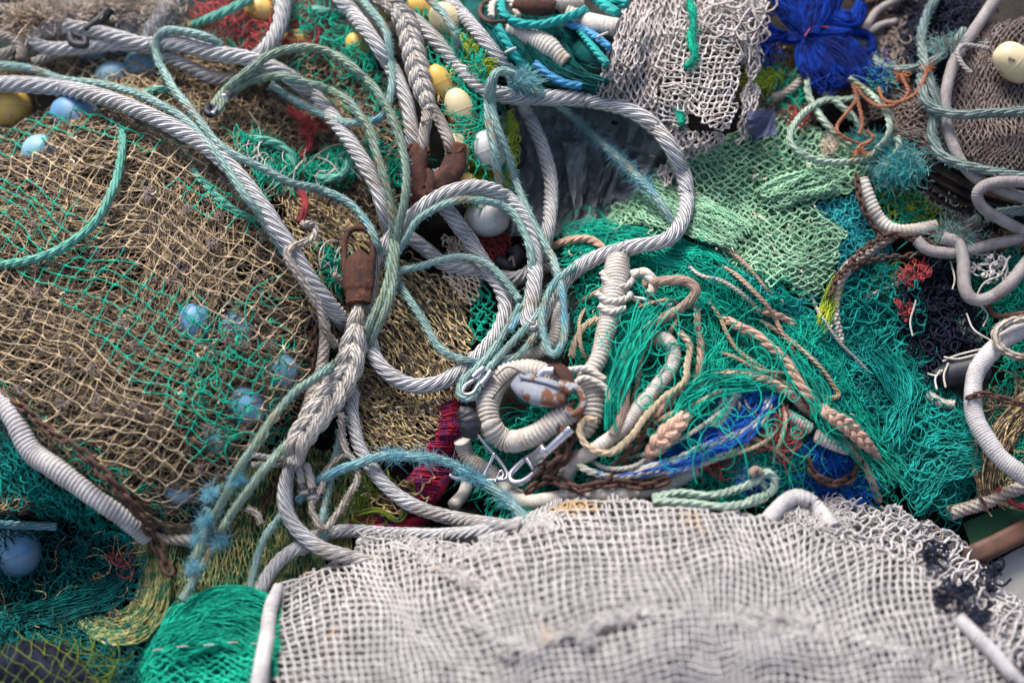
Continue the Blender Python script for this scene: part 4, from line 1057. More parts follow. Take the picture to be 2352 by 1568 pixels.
lattice([(-50, 1460), (60, 1445), (150, 1460), (220, 1510), (260, 1600), (-50, 1640)], (24, 19), (-13, 27), None, tw=1.3, h0=98, layers=1, warp=(10, 90), fold=(4, 70), sag=.07, seed=44, ret=True, g=g, K=5)
tangle(g, [(120, 1450), (260, 1500), (290, 1640), (200, 1640)], 40, 1.3, 70, 14, 100, .7, 10, 0, 170, 60, .4)
g.build('fishing_net', [T['olivelime']], None, 'thin yellow green mesh over a dark roll, bottom left corner', 'fishing net')
g = Geo(); P, _ = path3([(-80, 1590), (60, 1550), (170, 1580), (250, 1680)], 0, 4); sweep(g, P, 78 * unit(P), lambda th, s, a: 1 + .08 * vnoise(th * 3, s * 9, 77), 0, 32)
g.build('net_roll', T['navy'], None, 'dark netting roll under yellow green mesh, bottom left corner', 'net roll')
# -- emerald net at bottom left
def em2():
    g = Geo()
    reg = [(340, 1470), (370, 1420), (450, 1360), (560, 1345), (620, 1375), (610, 1640), (300, 1640), (330, 1500)]
    sheet(g, [[(350, 1480), (400, 1400), (480, 1350), (570, 1340), (640, 1380)], [(360, 1500), (430, 1450), (520, 1430), (640, 1440)], [(360, 1510), (450, 1490), (540, 1480), (640, 1490)]], 900, 1.4, 96, 9, K=20, wob=12, wl=70, seed=221, sub=(.3, .9), mesh=1)
    sheet(g, [[(380, 1420), (480, 1380), (600, 1400)], [(370, 1500), (470, 1480), (620, 1490)]], 200, 1.3, 112, 8, K=14, wob=26, wl=60, seed=222, sub=(.3, .8), mesh=1)
    low = [(345, 1490), (480, 1480), (610, 1500), (610, 1660), (310, 1660)]
    lattice(low, (16, 7), (15, -8), None, tw=2.8, h0=104, layers=2, dh=12, warp=(14, 80), fold=(12, 50), sag=.14, seed=46, ret=True, g=g, K=3, rot=8)
    hank(g, [(330, 1620), (420, 1460), (520, 1430), (640, 1450)], 60, 300, 1.4, 26, 66, core=.75)
    hank(g, [(380, 1660), (480, 1560), (640, 1540)], 70, 300, 1.4, 20, 67, core=.75)
    g.build('fishing_net', [T['green']], None, 'bright emerald net folded beside the white net, lower left', 'fishing net')
    g = Geo(); P, _ = path3([(352, 1494), (420, 1484), (500, 1478), (600, 1476)], 122, 4, 5); 
    for k in range(0, len(P) - 6, 14): tubes(g, P[None, k:k + 7], 1.8 * unit(P[None, k:k + 7]), 4)
    g.build('lacing_cord', T['whitec'], None, 'white stitches joining two pieces of bright emerald net', 'cord')
em2()
# -- teal net below the bound rope at left
g = Geo()
tl = [(-50, 960), (20, 990), (90, 1070), (200, 1160), (320, 1240), (340, 1270), (250, 1250), (120, 1190), (-50, 1130)]
lattice(tl, (17, 16), (2, 20), None, tw=2.0, h0=30, layers=2, dh=12, warp=(16, 60), fold=(10, 50), sag=.2, seed=47, ret=True, g=g, K=4)
tangle(g, tl, 110, 1.7, 20, 16, 90, 1.0, 10, 0, 173)
g.build('fishing_net', [T['teal']], None, 'dark teal net below the white bound rope at the left edge', 'fishing net')
g = Geo()
lattice([(-50, 1020), (30, 1080), (120, 1180), (-50, 1190)], (16, 6), (14, -9), None, tw=1.6, h0=20, layers=3, warp=(20, 60), fold=(10, 50), sag=.2, seed=48, ret=True, g=g)
g.build('fishing_net', T['tan_dull'], None, 'dull brown net patch at the left edge above the blue ball', 'fishing net')
# -- maroon net
def maroon():
    g = Geo()
    sheet(g, [[(1048, 920), (1060, 1000), (1070, 1060)], [(1015, 960), (1010, 1030), (1020, 1090)]], 12, 1.4, 40, 10)
    for (a0, a1, b0, b1, s) in [((1048, 915), (1062, 1010), (1008, 930), (1000, 1010), 180), ((1062, 1010), (1030, 1090), (985, 1010), (960, 1080), 181), ((1035, 1080), (990, 1150), (955, 1075), (910, 1130), 182), ((955, 1140), (880, 1200), (900, 1150), (800, 1200), 183), ((1008, 1180), (950, 1215), (900, 1195), (800, 1215), 184)]:
        rg = np.random.default_rng(s); n = 110; t = np.sort(rg.random(n))
        A = np.array(a0) + np.outer(t, np.array(a1) - np.array(a0)); B_ = np.array(b0) + np.outer(t, np.array(b1) - np.array(b0))
        k = np.linspace(0, 1, 10)
        Q = A[:, None] + (B_ - A)[:, None] * k[None, :, None]; Q += rg.normal(0, .7, Q.shape)
        P = world(Q, H(Q) + 38 + 12 * np.sin(k * math.pi)[None] + rg.normal(0, 2, (n, 1)))
        tubes(g, P, 1.3 * unit(P), 3)
    hank(g, [(1045, 915), (1030, 1010), (1000, 1090), (930, 1160), (800, 1205)], 34, 120, 1.3, 8, 68, core=1.0, rend=[18, 30, 40, 34, 18])
    g.build('fishing_net', T['maroon'], None, 'folded maroon red net strip showing left of the steel shackle', 'fishing net')
    g = Geo()
    lattice([(1075, 555), (1125, 530), (1175, 535), (1165, 590), (1140, 612), (1100, 600)], (16, 5), (6, 11), None, tw=1.4, h0=24, layers=3, dh=8, warp=(14, 50), fold=(6, 50), sag=.2, seed=49, ret=True, g=g)
    g.build('fishing_net', T['red'], None, 'magenta red net under the lower white float', 'fishing net')
    g = Geo()
    lattice([(810, 1130), (870, 1100), (1000, 1090), (1000, 1150), (950, 1180), (860, 1190)], (28, 9), (15, -16), None, tw=1.8, h0=64, layers=1, warp=(18, 60), fold=(8, 50), sag=.3, seed=50, ret=True, g=g)
    hank(g, [(815, 1180), (870, 1172), (910, 1195), (930, 1180), (925, 1150)], 6, 26, 1.5, 62, 69, m=1)
    tangle(g, [(800, 1110), (960, 1100), (900, 1200), (800, 1210)], 60, 1.5, 50, 10, 90, 1.0, 10, 1, 186)
    g.build('net_strands', [T['gold'], T['olivelime']], None, 'gold and lime net strands lying across the maroon net', 'netting')
maroon()
# -- cream mesh + green mesh inside the wire loop
g = Geo()
lattice([(1040, 560), (1070, 610), (1105, 640), (1100, 690), (1070, 700), (1020, 640), (1030, 600)], (14, 7), (4, 14), None, tw=1.9, h0=48, layers=2, warp=(8, 60), fold=(6, 50), sag=.1, seed=51, ret=True, g=g)
lattice([(1010, 540), (1060, 540), (1080, 580), (1040, 600)], (12, 5), (4, 11), None, tw=1.7, h0=40, layers=2, warp=(14, 40), fold=(6, 50), sag=.2, seed=52, ret=True, g=g)
g.build('fishing_net', T['fluff'], None, 'small cream mesh patch inside the wire rope loop', 'fishing net')
g = Geo()
lattice([(1080, 660), (1110, 650), (1140, 690), (1150, 740), (1110, 800), (1070, 810), (1060, 740)], (16, 13), (12, -14), None, tw=2.2, h0=44, layers=2, dh=14, warp=(14, 60), fold=(12, 50), sag=.22, seed=53, ret=True, g=g)
g.build('fishing_net', T['green'], None, 'coarse green mesh inside the right side of the wire loop', 'fishing net')
# ============================================================ foreground white nets
def white_net():
    g = Geo()
    reg = [(520, 1660), (560, 1540), (600, 1440), (640, 1345), (720, 1310), (800, 1265), (835, 1232), (900, 1238), (940, 1255), (1010, 1248), (1080, 1262), (1170, 1240), (1255, 1180), (1330, 1142), (1400, 1132), (1480, 1150), (1580, 1172), (1700, 1172), (1800, 1190), (1900, 1225), (2040, 1260), (2150, 1330), (2230, 1410), (2330, 1500), (2400, 1600), (2400, 1700), (520, 1700)]
    lattice(reg, (18, -2.6), (3.1, 15.5), None, tw=3.4, h0=72, layers=1, warp=(40, 260), fold=(30, 200), sag=.05, seed=60, ret=True, g=g, K=4, sides=6, knot=1.35, drop=.002, ragged=8)
    lattice(reg, (17.5, -1), (2, 15), None, tw=3.4, h0=56, layers=1, warp=(42, 240), fold=(30, 200), sag=.06, seed=60, ret=True, g=g, K=3, sides=5, knot=1.3, drop=.004, ragged=8, vmul=.9)
    lattice(reg, (12, 7), (11, -8), None, tw=3.8, h0=38, layers=1, warp=(30, 160), fold=(30, 200), sag=.1, seed=60, ret=True, g=g, K=3, sides=4, ragged=8, vmul=.8)
    for k, s in enumerate([[(940, 1255), (1010, 1300), (1060, 1330), (1200, 1350)], [(1080, 1430), (1200, 1480), (1350, 1440), (1500, 1400), (1700, 1430), (1900, 1470)], [(1700, 1400), (1840, 1425), (2000, 1470), (2150, 1520), (2230, 1600)]]):
        S = spline([(a, c_, 0) for a, c_ in s], 13)
        for q in S[:, :2]:
            tangle(g, [(q[0] - 12, q[1] - 7), (q[0] + 12, q[1] - 7), (q[0] + 12, q[1] + 7), (q[0] - 12, q[1] + 7)], 5, 2.6, 76, 4, 40, .8, 8, 0, int(q[0]), 10, .3)
    S = spline([(830, 1240, 0), (860, 1235, 0), (900, 1242, 0), (1000, 1250, 0), (1080, 1264, 0), (1170, 1243, 0), (1260, 1182, 0), (1340, 1144, 0)], 12)
    for q in S[:, :2]:
        tangle(g, [(q[0] - 14, q[1] - 8), (q[0] + 14, q[1] - 8), (q[0] + 14, q[1] + 10), (q[0] - 14, q[1] + 10)], 6, 2.6, 66, 6, 40, 1.0, 8, 0, int(q[0]))
    for q in [(1030, 1310), (1180, 1350), (1260, 1200), (1350, 1470), (1160, 1500), (1240, 1400)]:
        tangle(g, [(q[0] - 22, q[1] - 12), (q[0] + 22, q[1] - 12), (q[0] + 22, q[1] + 12), (q[0] - 22, q[1] + 12)], 18, 2.2, 82, 4, 34, 1.6, 8, 0, q[0])
    g.build('fishing_net', [T['whitenet']], None, 'large white small-mesh net draped over the whole foreground', 'fishing net')
    g = Geo()
    rr_ = [(1780, 1160), (1840, 1150), (1880, 1155), (1960, 1150), (2060, 1162), (2140, 1200), (2200, 1230), (2260, 1290), (2310, 1350), (2400, 1440), (2420, 1620), (2330, 1560), (2230, 1440), (2120, 1340), (2030, 1280), (1900, 1240), (1800, 1200)]
    lattice(rr_, (24, 8), (14, -20), None, tw=3.0, h0=62, layers=2, dh=18, warp=(18, 70), fold=(14, 60), sag=.16, seed=64, ret=True, g=g, K=5, sides=5, rot=20, ragged=8)
    lattice(rr_, (14, 8), (11, -10), None, tw=2.4, h0=28, layers=3, dh=13, warp=(24, 60), fold=(14, 60), sag=.25, seed=65, ret=True, g=g, K=4, rot=30, vmul=.6)
    tangle(g, [(1790, 1160), (1960, 1150), (1940, 1220), (1810, 1200)], 200, 1.9, 66, 10, 60, 1.4, 9, 0, 190)
    g.build('fishing_net', [T['white']], None, 'coarser greyish white net behind the foreground net at lower right', 'fishing net')
white_net()

g = Geo()
for k, (pl, n_) in enumerate((([(0, 250), (700, 300), (700, 1000), (200, 1100), (0, 900)], 30), ([(1300, 560), (1900, 700), (2000, 1100), (1400, 1100)], 90), ([(850, 600), (1100, 650), (1050, 1000), (820, 1050)], 60), ([(1450, 330), (1950, 300), (1900, 650), (1500, 560)], 40))):
    tangle(g, pl, n_, 1.9, 46, 12, 16, 2.4, 5, 0, 400 + k)
g.build('net_debris', [T['fluff']], None, 'pale twine clippings and flecks scattered over the nets', 'debris', kind='stuff')

g = Geo()
edge = [(-30, 850), (60, 930), (150, 1000), (260, 1070), (360, 1150), (450, 1180), (440, 1235), (340, 1235), (250, 1150), (150, 1080), (60, 1010), (-30, 930)]
lattice(edge, (18, 9), (13, -9), None, tw=1.6, h0=30, layers=3, dh=13, warp=(24, 60), fold=(14, 50), sag=.12, seed=91, rot=30, ret=True, g=g, K=4)
tangle(g, edge, 160, 1.5, 14, 14, 90, .8, 10, 1, 611)
sheet(g, [[(250, 1120), (330, 1185), (420, 1205), (500, 1180)], [(300, 1150), (380, 1215), (450, 1225), (540, 1190)]], 160, 1.6, 44, 10, K=16, wob=8, mesh=2, seed=612, sub=(.3, .9))
g.build('fishing_net', [T['tan_dull'], T['green']], None, 'dirty folded net hem under the lower rim of the tan bag', 'fishing net')
g = Geo()
pl = [(600, 880), (720, 760), (800, 880), (740, 960), (680, 1040), (560, 1080)]
lattice(pl, (16, 8), (12, -10), None, tw=1.5, h0=6, layers=2, dh=12, warp=(24, 60), fold=(12, 50), sag=.15, seed=93, rot=30, ret=True, g=g)
tangle(g, pl, 120, 1.5, 0, 14, 80, .9, 10, 1, 613)
g.build('fishing_net', [T['tan_dull'], T['green']], None, 'dull brown netting in the shadow left of the long pale splice', 'fishing net')
g = Geo()
pl = [(-40, 1420), (200, 1400), (320, 1450), (330, 1600), (200, 1640), (-40, 1500)]
tangle(g, pl, 320, 1.5, 40, 24, 110, .8, 12, 0, 614)
lattice(pl, (18, 10), (13, -12), None, tw=1.5, h0=44, layers=2, dh=14, warp=(24, 60), fold=(12, 50), sag=.15, seed=94, rot=30, ret=True, g=g)
g.build('fishing_net', [T['dteal']], None, 'dark teal netting filling the bottom left behind the yellow green mesh', 'fishing net')
# ============================================================ ROPES
GW = 'thick grey wire ropes looped over the heap'
W = lambda pts, lab, h=80, r=19, mat='wire', **k: rope(pts, r, mat, h, 'wire_rope', lab, 'rope', GW, 6, .17, 8.5, **k)
W([(-40, 196), (30, 193), (100, 198), (200, 215), (300, 247), (400, 293), (480, 342), (545, 402), (600, 470), (640, 530), (680, 592), (720, 655), (760, 705), (800, 755, 50), (830, 810, 10)], 'thick grey rope sweeping from the left edge down to the rusty socket', 96, 20)
W([(1000, 395, 50), (1020, 470, 60), (1046, 508, 74), (1079, 555), (1114, 611), (1149, 655), (1163, 705), (1149, 751), (1114, 804), (1061, 850), (1008, 880), (949, 885), (903, 864), (868, 829), (850, 785, 60), (843, 730, 40), (850, 660, 60), (865, 600, 80), (890, 560, 90), (930, 515, 100), (985, 465, 110), (1040, 440, 118), (1100, 430, 120), (1160, 452, 120), (1205, 500, 120), (1226, 560, 120), (1228, 625, 118), (1222, 690, 116), (1213, 738, 112), (1228, 752, 98), (1246, 722, 80), (1270, 680, 76), (1310, 632, 80), (1370, 592, 84), (1450, 568, 84), (1530, 552, 84), (1566, 510, 84), (1576, 450, 84), (1564, 385, 84), (1528, 322, 90), (1478, 272, 94), (1400, 238, 94), (1300, 225, 94), (1190, 222, 90), (1120, 207, 86), (1061, 160, 84), (1008, 102, 80), (956, 53, 76), (900, 15, 70)], 'thick grey rope making the big loops through the middle of the heap')
W([(1020, -10), (1079, 53), (1131, 116), (1170, 165, 60), (1194, 200, 50), (1203, 240, 50), (1224, 284, 70), (1245, 336), (1259, 388), (1266, 440), (1263, 495), (1254, 551), (1233, 607, 50), (1194, 638, 40), (1149, 638, 36), (1079, 619, 44), (1019, 605, 54), (973, 569, 56), (935, 540, 50), (900, 500, 30)], 'grey rope falling beside the plastic sheet and turning left beneath the others', 84, 17)
W([(150, 60, 96), (211, 70), (264, 84), (334, 102), (404, 100), (475, 118), (563, 134), (643, 164), (709, 211), (762, 267), (804, 323), (839, 380), (867, 436), (885, 485), (897, 532, 60), (905, 580, 30)], 'grey rope crossing the upper left and passing under the pale green arches', 92)
W([(160, 60), (100, 68), (76, 92), (110, 112), (170, 112), (240, 104), (334, 108), (387, 132), (440, 158), (492, 178), (545, 181), (600, 168, 50), (640, 160, 30)], 'lower grey rope of the doubled pair at upper left', 72, 17)
W([(425, -40), (404, -5), (380, 21), (352, 60), (338, 100, 60)], 'short length of grey rope at the top left edge', 70)
W([(655, -40), (651, 10), (645, 50), (630, 85), (605, 118), (575, 140, 50)], 'grey rope dropping from the top edge above the red netting', 84)
W([(765, -30), (785, 2), (815, 36), (857, 88), (892, 143), (917, 192), (934, 234), (941, 278), (950, 320), (965, 360, 60)], 'straight grey rope running down left of the braided splice', 90, 18)
W([(811, 900, 60), (806, 944), (815, 990), (829, 1035), (860, 1085), (903, 1130), (955, 1163), (1008, 1182), (1078, 1196), (1149, 1206), (1194, 1215, 60)], 'grey rope curving down over the maroon net toward the white net', 76, 17)
W([(716, 1233), (797, 1219), (903, 1224), (1008, 1228), (1114, 1217), (1194, 1200), (1250, 1177), (1300, 1150, 40)], 'grey rope lying along the top edge of the white net', 52, 16)
W([(1100, 1245), (1160, 1228), (1210, 1205), (1260, 1185)], 'short grey rope piece tucked behind the white net edge', 40, 15)
W([(690, 1040), (662, 1087), (655, 1140), (667, 1193), (702, 1235), (744, 1263), (810, 1280), (880, 1300, 20)], 'grey rope bending round from the splice below into the white net', 92, 18)
W([(700, 1258, 50), (685, 1257), (649, 1281), (618, 1318), (598, 1362), (590, 1400, 20)], 'grey rope end diving behind the bright emerald net', 66, 17)
for k, (y, hh) in enumerate(((1045, 60), (1062, 52))):
    rope([(580, y + k * 6), (620, y + 4), (668, y + 6)], 7, 'wire_pale', hh, 'thin_rope', ('upper' if k == 0 else 'lower') + ' of two thin grey strands left of the lower splice', 'rope', None, 3, .2, 8)
# grey knots, upper left corner
rope([(-20, 60), (0, 82), (30, 90), (50, 112), (50, 140)], 13, 'wire_dirty', 84, 'wire_rope', 'grey rope of the dirty knot in the top left corner, outer turn', 'rope', None)
rope([(-20, 130), (20, 120), (60, 96), (100, 80), (150, 75)], 13, 'wire_dirty', 70, 'wire_rope', 'grey rope of the dirty knot in the top left corner, middle turn', 'rope', None)
rope([(75, 145), (120, 128), (160, 108), (210, 110)], 12, 'wire_dirty', 60, 'wire_rope', 'dirty grey rope tail below the knot at top left', 'rope', None)
rope([(-20, 20), (40, 22), (110, 6), (190, -10)], 15, 'wire_dirty', 60, 'wire_rope', 'dirty grey rope across the extreme top left corner', 'rope', None)
rope([(-20, 140), (10, 128), (30, 140)], 10, 'wire_dirty', 64, 'wire_rope', 'stub of dirty rope at the left edge above the teal rope', 'rope', None)
# braided splices
braid([(855, -10), (903, 16), (931, 48), (943, 90), (954, 136), (964, 178), (977, 220), (988, 255)], [16, 22, 26, 27, 27, 27, 24, 16], 14, 'wire_pale', 104, 'rope_splice', 'pale grey braided rope splice above the rusty hook', pitch=120, n=4, lob=6, lay=8, depth=.3)
rope([(982, 245, 104), (980, 275, 106), (974, 305), (970, 345, 92), (966, 370, 70)], 15, 'wire_dirty', 104, 'wire_rope', 'left leg of the braided splice entering the rusty hook', 'rope', None)
rope([(988, 245, 104), (1001, 262), (1018, 298), (1033, 332), (1040, 372, 80)], 14, 'wire_dirty', 104, 'wire_rope', 'right leg of the braided splice entering the rusty hook', 'rope', None)
rope([(966, 282, 124), (985, 276, 130), (1005, 268, 124)], 3, 'wool', 124, 'lashing', 'thin whitish lashing tied round the braided splice legs', 'cord', None, 3, .2, 6, wob=3)
braid([(824, 700, 110), (818, 740, 116), (812, 790), (802, 838), (777, 885), (742, 934), (708, 980), (682, 1022), (672, 1064)], [16, 24, 32, 34, 37, 36, 33, 30, 24], 18, 'wire_pale', 114, 'rope_splice', 'long pale braided splice below the rusty rope socket', pitch=190, n=4, lob=6, lay=8, depth=.3)
rope([(824, 690, 108), (823, 725, 110), (818, 765, 112)], 16, 'wire_pale', 110, 'wire_rope', 'pale rope neck leaving the rusty rope socket', 'rope', None)
g = Geo(); P, _ = path3([(802, 752, 126), (820, 750, 131), (838, 754, 126)], 128, 2); sweep(g, P, 5 * unit(P), None, 0, 12, .5)
g.build('seizing', M['wool'], None, 'tan tape seizing round the pale rope neck', 'tape')
for pts, lab in (([(690, 1060), (690, 1090), (694, 1112)], 'left cut strand end below the long splice, black taped'), ([(704, 1066), (712, 1095), (717, 1122)], 'right cut strand end below the long splice, black taped')):
    r0 = rope(pts, 10, 'wire_pale', 104, 'strand_end', lab, 'rope end', None, 3, .2, 8)
    g = Geo(); P, _ = path3([pts[-1], (pts[-1][0] + 3, pts[-1][1] + 14)], 104, 2); sweep(g, P, 10.5 * unit(P), None, 0, 16); g.build('tape', M['black_tape'], r0)
    g = Geo(); P, _ = path3([(pts[-1][0] + 3, pts[-1][1] + 12), (pts[-1][0] + 4, pts[-1][1] + 24)], 104, 2); sweep(g, P, 9 * unit(P), lobes(5, .3), 0, 20); fuzz(g, P, 9 * unit(P), 60, .005, .5); g.build('cut_end', T['whitec'], r0)

# thin teal ropes
GT = 'thin fuzzy pale teal ropes'
def TR(pts, lab, h=110, r=9.5, mat='teal_rope', fz=1.3, **k):
    return rope(pts, r, mat, h, 'thin_rope', lab, 'rope', GT, 3, .1, 9, fz=fz, fzlen=4.5, **k)
TR([(-30, 147, 80), (70, 158, 80), (141, 183, 80), (229, 193, 84), (299, 211), (352, 232), (404, 260), (443, 292), (485, 338), (520, 383, 120), (563, 448, 120), (598, 492, 100), (630, 545, 70), (680, 620, 60), (735, 690, 60), (790, 760, 40)], 'teal rope running with the thick grey rope from the left edge')
TR([(510, 104, 100), (475, 84), (422, 71), (382, 70), (359, 91), (362, 134), (380, 169), (401, 207), (439, 253), (468, 292), (499, 327), (548, 360), (600, 385), (674, 422), (727, 432), (797, 464), (839, 508), (866, 556), (880, 600, 70)], 'teal rope hooking over at top left then crossing to the centre', 122)
TR([(485, 245, 90), (510, 215, 100), (551, 180), (579, 158), (621, 127), (685, 109), (744, 116), (797, 144), (850, 190), (881, 232), (906, 281), (924, 334), (934, 404), (927, 475), (914, 530), (908, 590), (903, 646), (889, 702), (867, 751, 120), (843, 797, 80), (800, 822, 60), (760, 840, 100), (724, 866), (674, 901), (629, 955), (593, 1010), (549, 1077), (520, 1133), (492, 1186), (468, 1232), (448, 1285), (440, 1320, 60)], 'olive teal rope in the tall outer arch, ending at lower left', 140, 10, 'olive_rope')
TR([(497, 258, 100), (520, 222, 112), (551, 200), (586, 183), (639, 176), (692, 186), (748, 204), (797, 232), (825, 264), (846, 292), (860, 334), (878, 394), (896, 457), (903, 510), (900, 560), (896, 620), (880, 680), (855, 735), (830, 790, 90), (780, 860, 60), (720, 960, 60), (643, 1035, 90), (612, 1073), (563, 1137), (527, 1186), (492, 1249), (457, 1309), (418, 1380)], 'rust flecked teal rope in the inner arch from the metal ferrule', 130, 10, 'olive_rope')
TR([(621, 193), (674, 229), (727, 257), (780, 278), (825, 281), (867, 274), (889, 246), (899, 211), (902, 176), (892, 105), (881, 63), (850, 21), (815, -15)], 'teal rope swinging up to the top edge beside the straight grey rope', 108, 9)
TR([(970, -15), (1000, 15), (1019, 32), (1043, 70), (1054, 115, 80)], 'teal rope crossing the cream float at the top', 150, 9)
TR([(1149, 420, 90), (1138, 352), (1124, 281), (1121, 229), (1128, 190), (1145, 165), (1177, 169), (1191, 190), (1226, 207), (1261, 224, 80), (1300, 254, 60), (1349, 299, 70), (1402, 345), (1455, 397), (1507, 454), (1546, 515, 60)], 'teal rope bending over the grey rope and slanting across the plastic', 126, 10, nclump=300, clump=[.66, .74, .80, .86, .42], clen=12)
TR([(1137, 175, 110), (1131, 220), (1136, 270), (1150, 310), (1168, 356), (1182, 404), (1200, 457), (1225, 510), (1251, 560), (1272, 603), (1289, 663), (1295, 723), (1296, 772), (1282, 808), (1267, 812), (1254, 786), (1247, 734), (1261, 674), (1296, 628), (1332, 606, 70), (1370, 590, 50)], 'pale teal rope dropping to a narrow hanging loop in the middle', 134, 9)
TR([(890, 610, 90), (931, 551), (955, 511), (994, 482), (1043, 462), (1096, 460), (1149, 471), (1182, 496), (1213, 556), (1222, 620, 130), (1205, 700, 110), (1170, 760)], 'teal rope following inside of the big grey arch', 146, 9)
TR([(905, 622, 120), (955, 614), (1008, 598), (1061, 590), (1114, 604), (1149, 632), (1180, 670), (1194, 690)], 'short teal rope arching over the wire loop, rusty at its end', 116, 9)
TR([(910, 639, 60), (931, 674), (973, 737), (1005, 793), (1043, 821), (1096, 832), (1149, 834), (1194, 815), (1222, 780), (1245, 740, 70)], 'teal rope lying round the inside of the lower wire loop', 104, 9)
TR([(1252, 700, 96), (1210, 750), (1165, 800), (1120, 850), (1106, 872), (1096, 900)], 'right leg of the teal rope eye with the metal thimble', 128, 9)
TR([(1196, 700, 128), (1165, 757), (1130, 806), (1090, 850), (1066, 872), (1056, 900), (1068, 915), (1086, 912), (1096, 898)], 'left leg of the teal rope eye with the metal thimble', 124, 9)
TR([(681, 1151, 60), (709, 1122, 70), (762, 1087), (825, 1063), (885, 1046), (955, 1049), (1026, 1060), (1078, 1091), (1131, 1122), (1180, 1162), (1210, 1195, 60)], 'badly frayed sky blue and teal rope above the white net', 112, 11, 'blue_rope', nclump=420, clump=[.42, .55, .7, .74, .9], clen=11)
TR([(815, 885, 60), (797, 927, 70), (780, 997), (769, 1056), (757, 1105), (744, 1160), (741, 1200), (750, 1281, 40)], 'teal rope hanging straight down below the long splice', 82, 8.5)
TR([(655, 1170, 80), (642, 1188), (611, 1228), (590, 1283), (574, 1350)], 'short teal rope over the olive net, left of the grey rope', 76, 8.5)
TR([(470, 1165, 60), (490, 1180, 70)], 'tiny teal rope stub beside the two slanting ropes', 70, 6)
g = Geo()
for q in [(480, 1130), (470, 1190), (455, 1230), (440, 1300), (500, 1240), (540, 1100)]:
    P = world(np.array([q, (q[0] + 6, q[1] + 8)], float), H(np.array([q, q], float)) + 142)
    fuzz(g, P, np.full(2, .007), 320, .010, 1.4, 0, .0004)
g.build('frayed_tuft', T['bluefluff'], None, 'sky blue frayed tufts on the slanting teal ropes at lower left', 'frayed rope')
# sea green ropes in the left net
rope([(278, 285), (282, 330), (272, 390), (255, 445), (225, 500), (180, 545), (120, 580), (50, 603), (-30, 610)], 11, 'green_rope', 50, 'net_rope', 'sea green rope curving over the tan bag at left', 'rope', None, 3, .22, 9)
rope([(425, 350), (450, 400), (520, 470), (590, 510), (612, 520)], 10, 'green_rope', 16, 'net_rope', 'sea green rope half hidden in the tan bag beside the grey rope', 'rope', None, 3, .22, 9)
rope([(556, 325), (600, 322), (650, 340), (672, 370), (665, 420)], 12, 'green_rope', 58, 'net_rope', 'sea green rope curl wrapped with netting at upper left', 'rope', None, 3, .22, 9)
rope([(700, 400), (740, 412), (785, 405), (803, 375), (800, 340)], 12, 'green_rope', 56, 'net_rope', 'sea green hooked rope end in the black gap', 'rope', None, 3, .22, 9)
rope([(-40, 1202), (60, 1205), (130, 1208)], 10, 'blue_rope', 64, 'net_rope', 'blue rope above the blue ball float at the left edge', 'rope', None, 3, .1, 9)
rope([(330, 215), (370, 205), (400, 215)], 10, 'green_rope', 54, 'net_rope', 'short sea green rope beside the pale blue floats', 'rope', None, 3, .22, 9)
rope([(440, 60), (500, 35), (560, 5), (600, -20)], 12, 'green_rope', 76, 'net_rope', 'sea green rope slanting up through the red netting', 'rope', None, 3, .22, 9)
rope([(690, 20), (740, 25), (790, 36)], 10, 'green_rope', 60, 'net_rope', 'faded green rope left of the straight grey rope at the top', 'rope', None, 3, .15, 9)
rope([(110, 18), (160, 8), (215, -6)], 10, 'blue_rope', 70, 'net_rope', 'faded blue rope at the top left edge', 'rope', None, 3, .1, 9)
# woolly cord left of the socket
rope([(690, 514), (722, 518), (722, 548), (672, 570), (661, 592), (690, 640), (728, 700), (745, 752), (772, 795)], 9, 'wool', 122, 'cord', 'off white woolly cord with a crook, left of the rusty socket', 'cord', None, 3, .12, 7, fz=1.5, fzlen=4, fzmat='whitec', wob=4)
rope([(765, 630), (790, 650), (800, 662)], 8, 'wool', 90, 'cord', 'short woolly cord end poking out beside the rusty socket', 'cord', None, 3, .12, 7)
rope([(782, 945, 130), (790, 1000), (800, 1040), (818, 1062), (820, 1105), (790, 1150), (765, 1190), (752, 1215)], 7.5, 'wool', 104, 'cord', 'frayed white cord hanging right of the long splice', 'cord', None, 3, .12, 7, fz=1.2, fzlen=4, fzmat='whitec', wob=5)
rope([(800, 1040), (770, 1060), (745, 1090), (740, 1120), (715, 1160), (730, 1200), (745, 1215)], 7.5, 'wool', 98, 'cord', 'second frayed white cord twisting beside the taped strand ends', 'cord', None, 3, .12, 7, fz=1.2, fzlen=4, fzmat='whitec', wob=5)
rope([(568, 1165), (590, 1178), (600, 1205)], 7, 'wool', 80, 'cord', 'little white cord stub on the olive net', 'cord', None, 3, .12, 7, fz=2, fzlen=4, fzmat='whitec')
# whipped ropes
def bound(pts, r, mat, h, lab, pitch=.5, depth=.16, seed=1, name='bound_rope', **k):
    return rope(pts, r, mat, h, name, lab, 'rope', None, prof=wraps(pitch, depth, seed), step=max(1.4, r * pitch / 7), wob=2, nseg=28, **k)
bound([(-30, 895), (0, 925), (35, 969), (75, 1035), (141, 1087), (211, 1137), (281, 1186), (336, 1232)], 24, 'cool_white_rope', 70, 'thick white bound rope slanting under the tan bag, lower left', .42, rend=[20, 24, 26, 24, 22, 22])
bound([(330, 1226), (380, 1236), (440, 1240)], 14, 'wool', 66, 'brown woolly rope tail at the lower end of the white bound rope', .5)
bound([(742, 700), (744, 760), (740, 830), (718, 900), (700, 960), (690, 1000)], 15, 'wool', 40, 'old bound rope hanging in shadow between tan bag and splice', .5)
bound([(1421, 596), (1414, 646), (1405, 716), (1391, 769), (1377, 821), (1352, 862)], 20, 'white_rope', 82, 'white bound rope standing upright above the knotted coil', .34, seed=4, rend=[26, 34, 33, 26, 22, 21, 22])
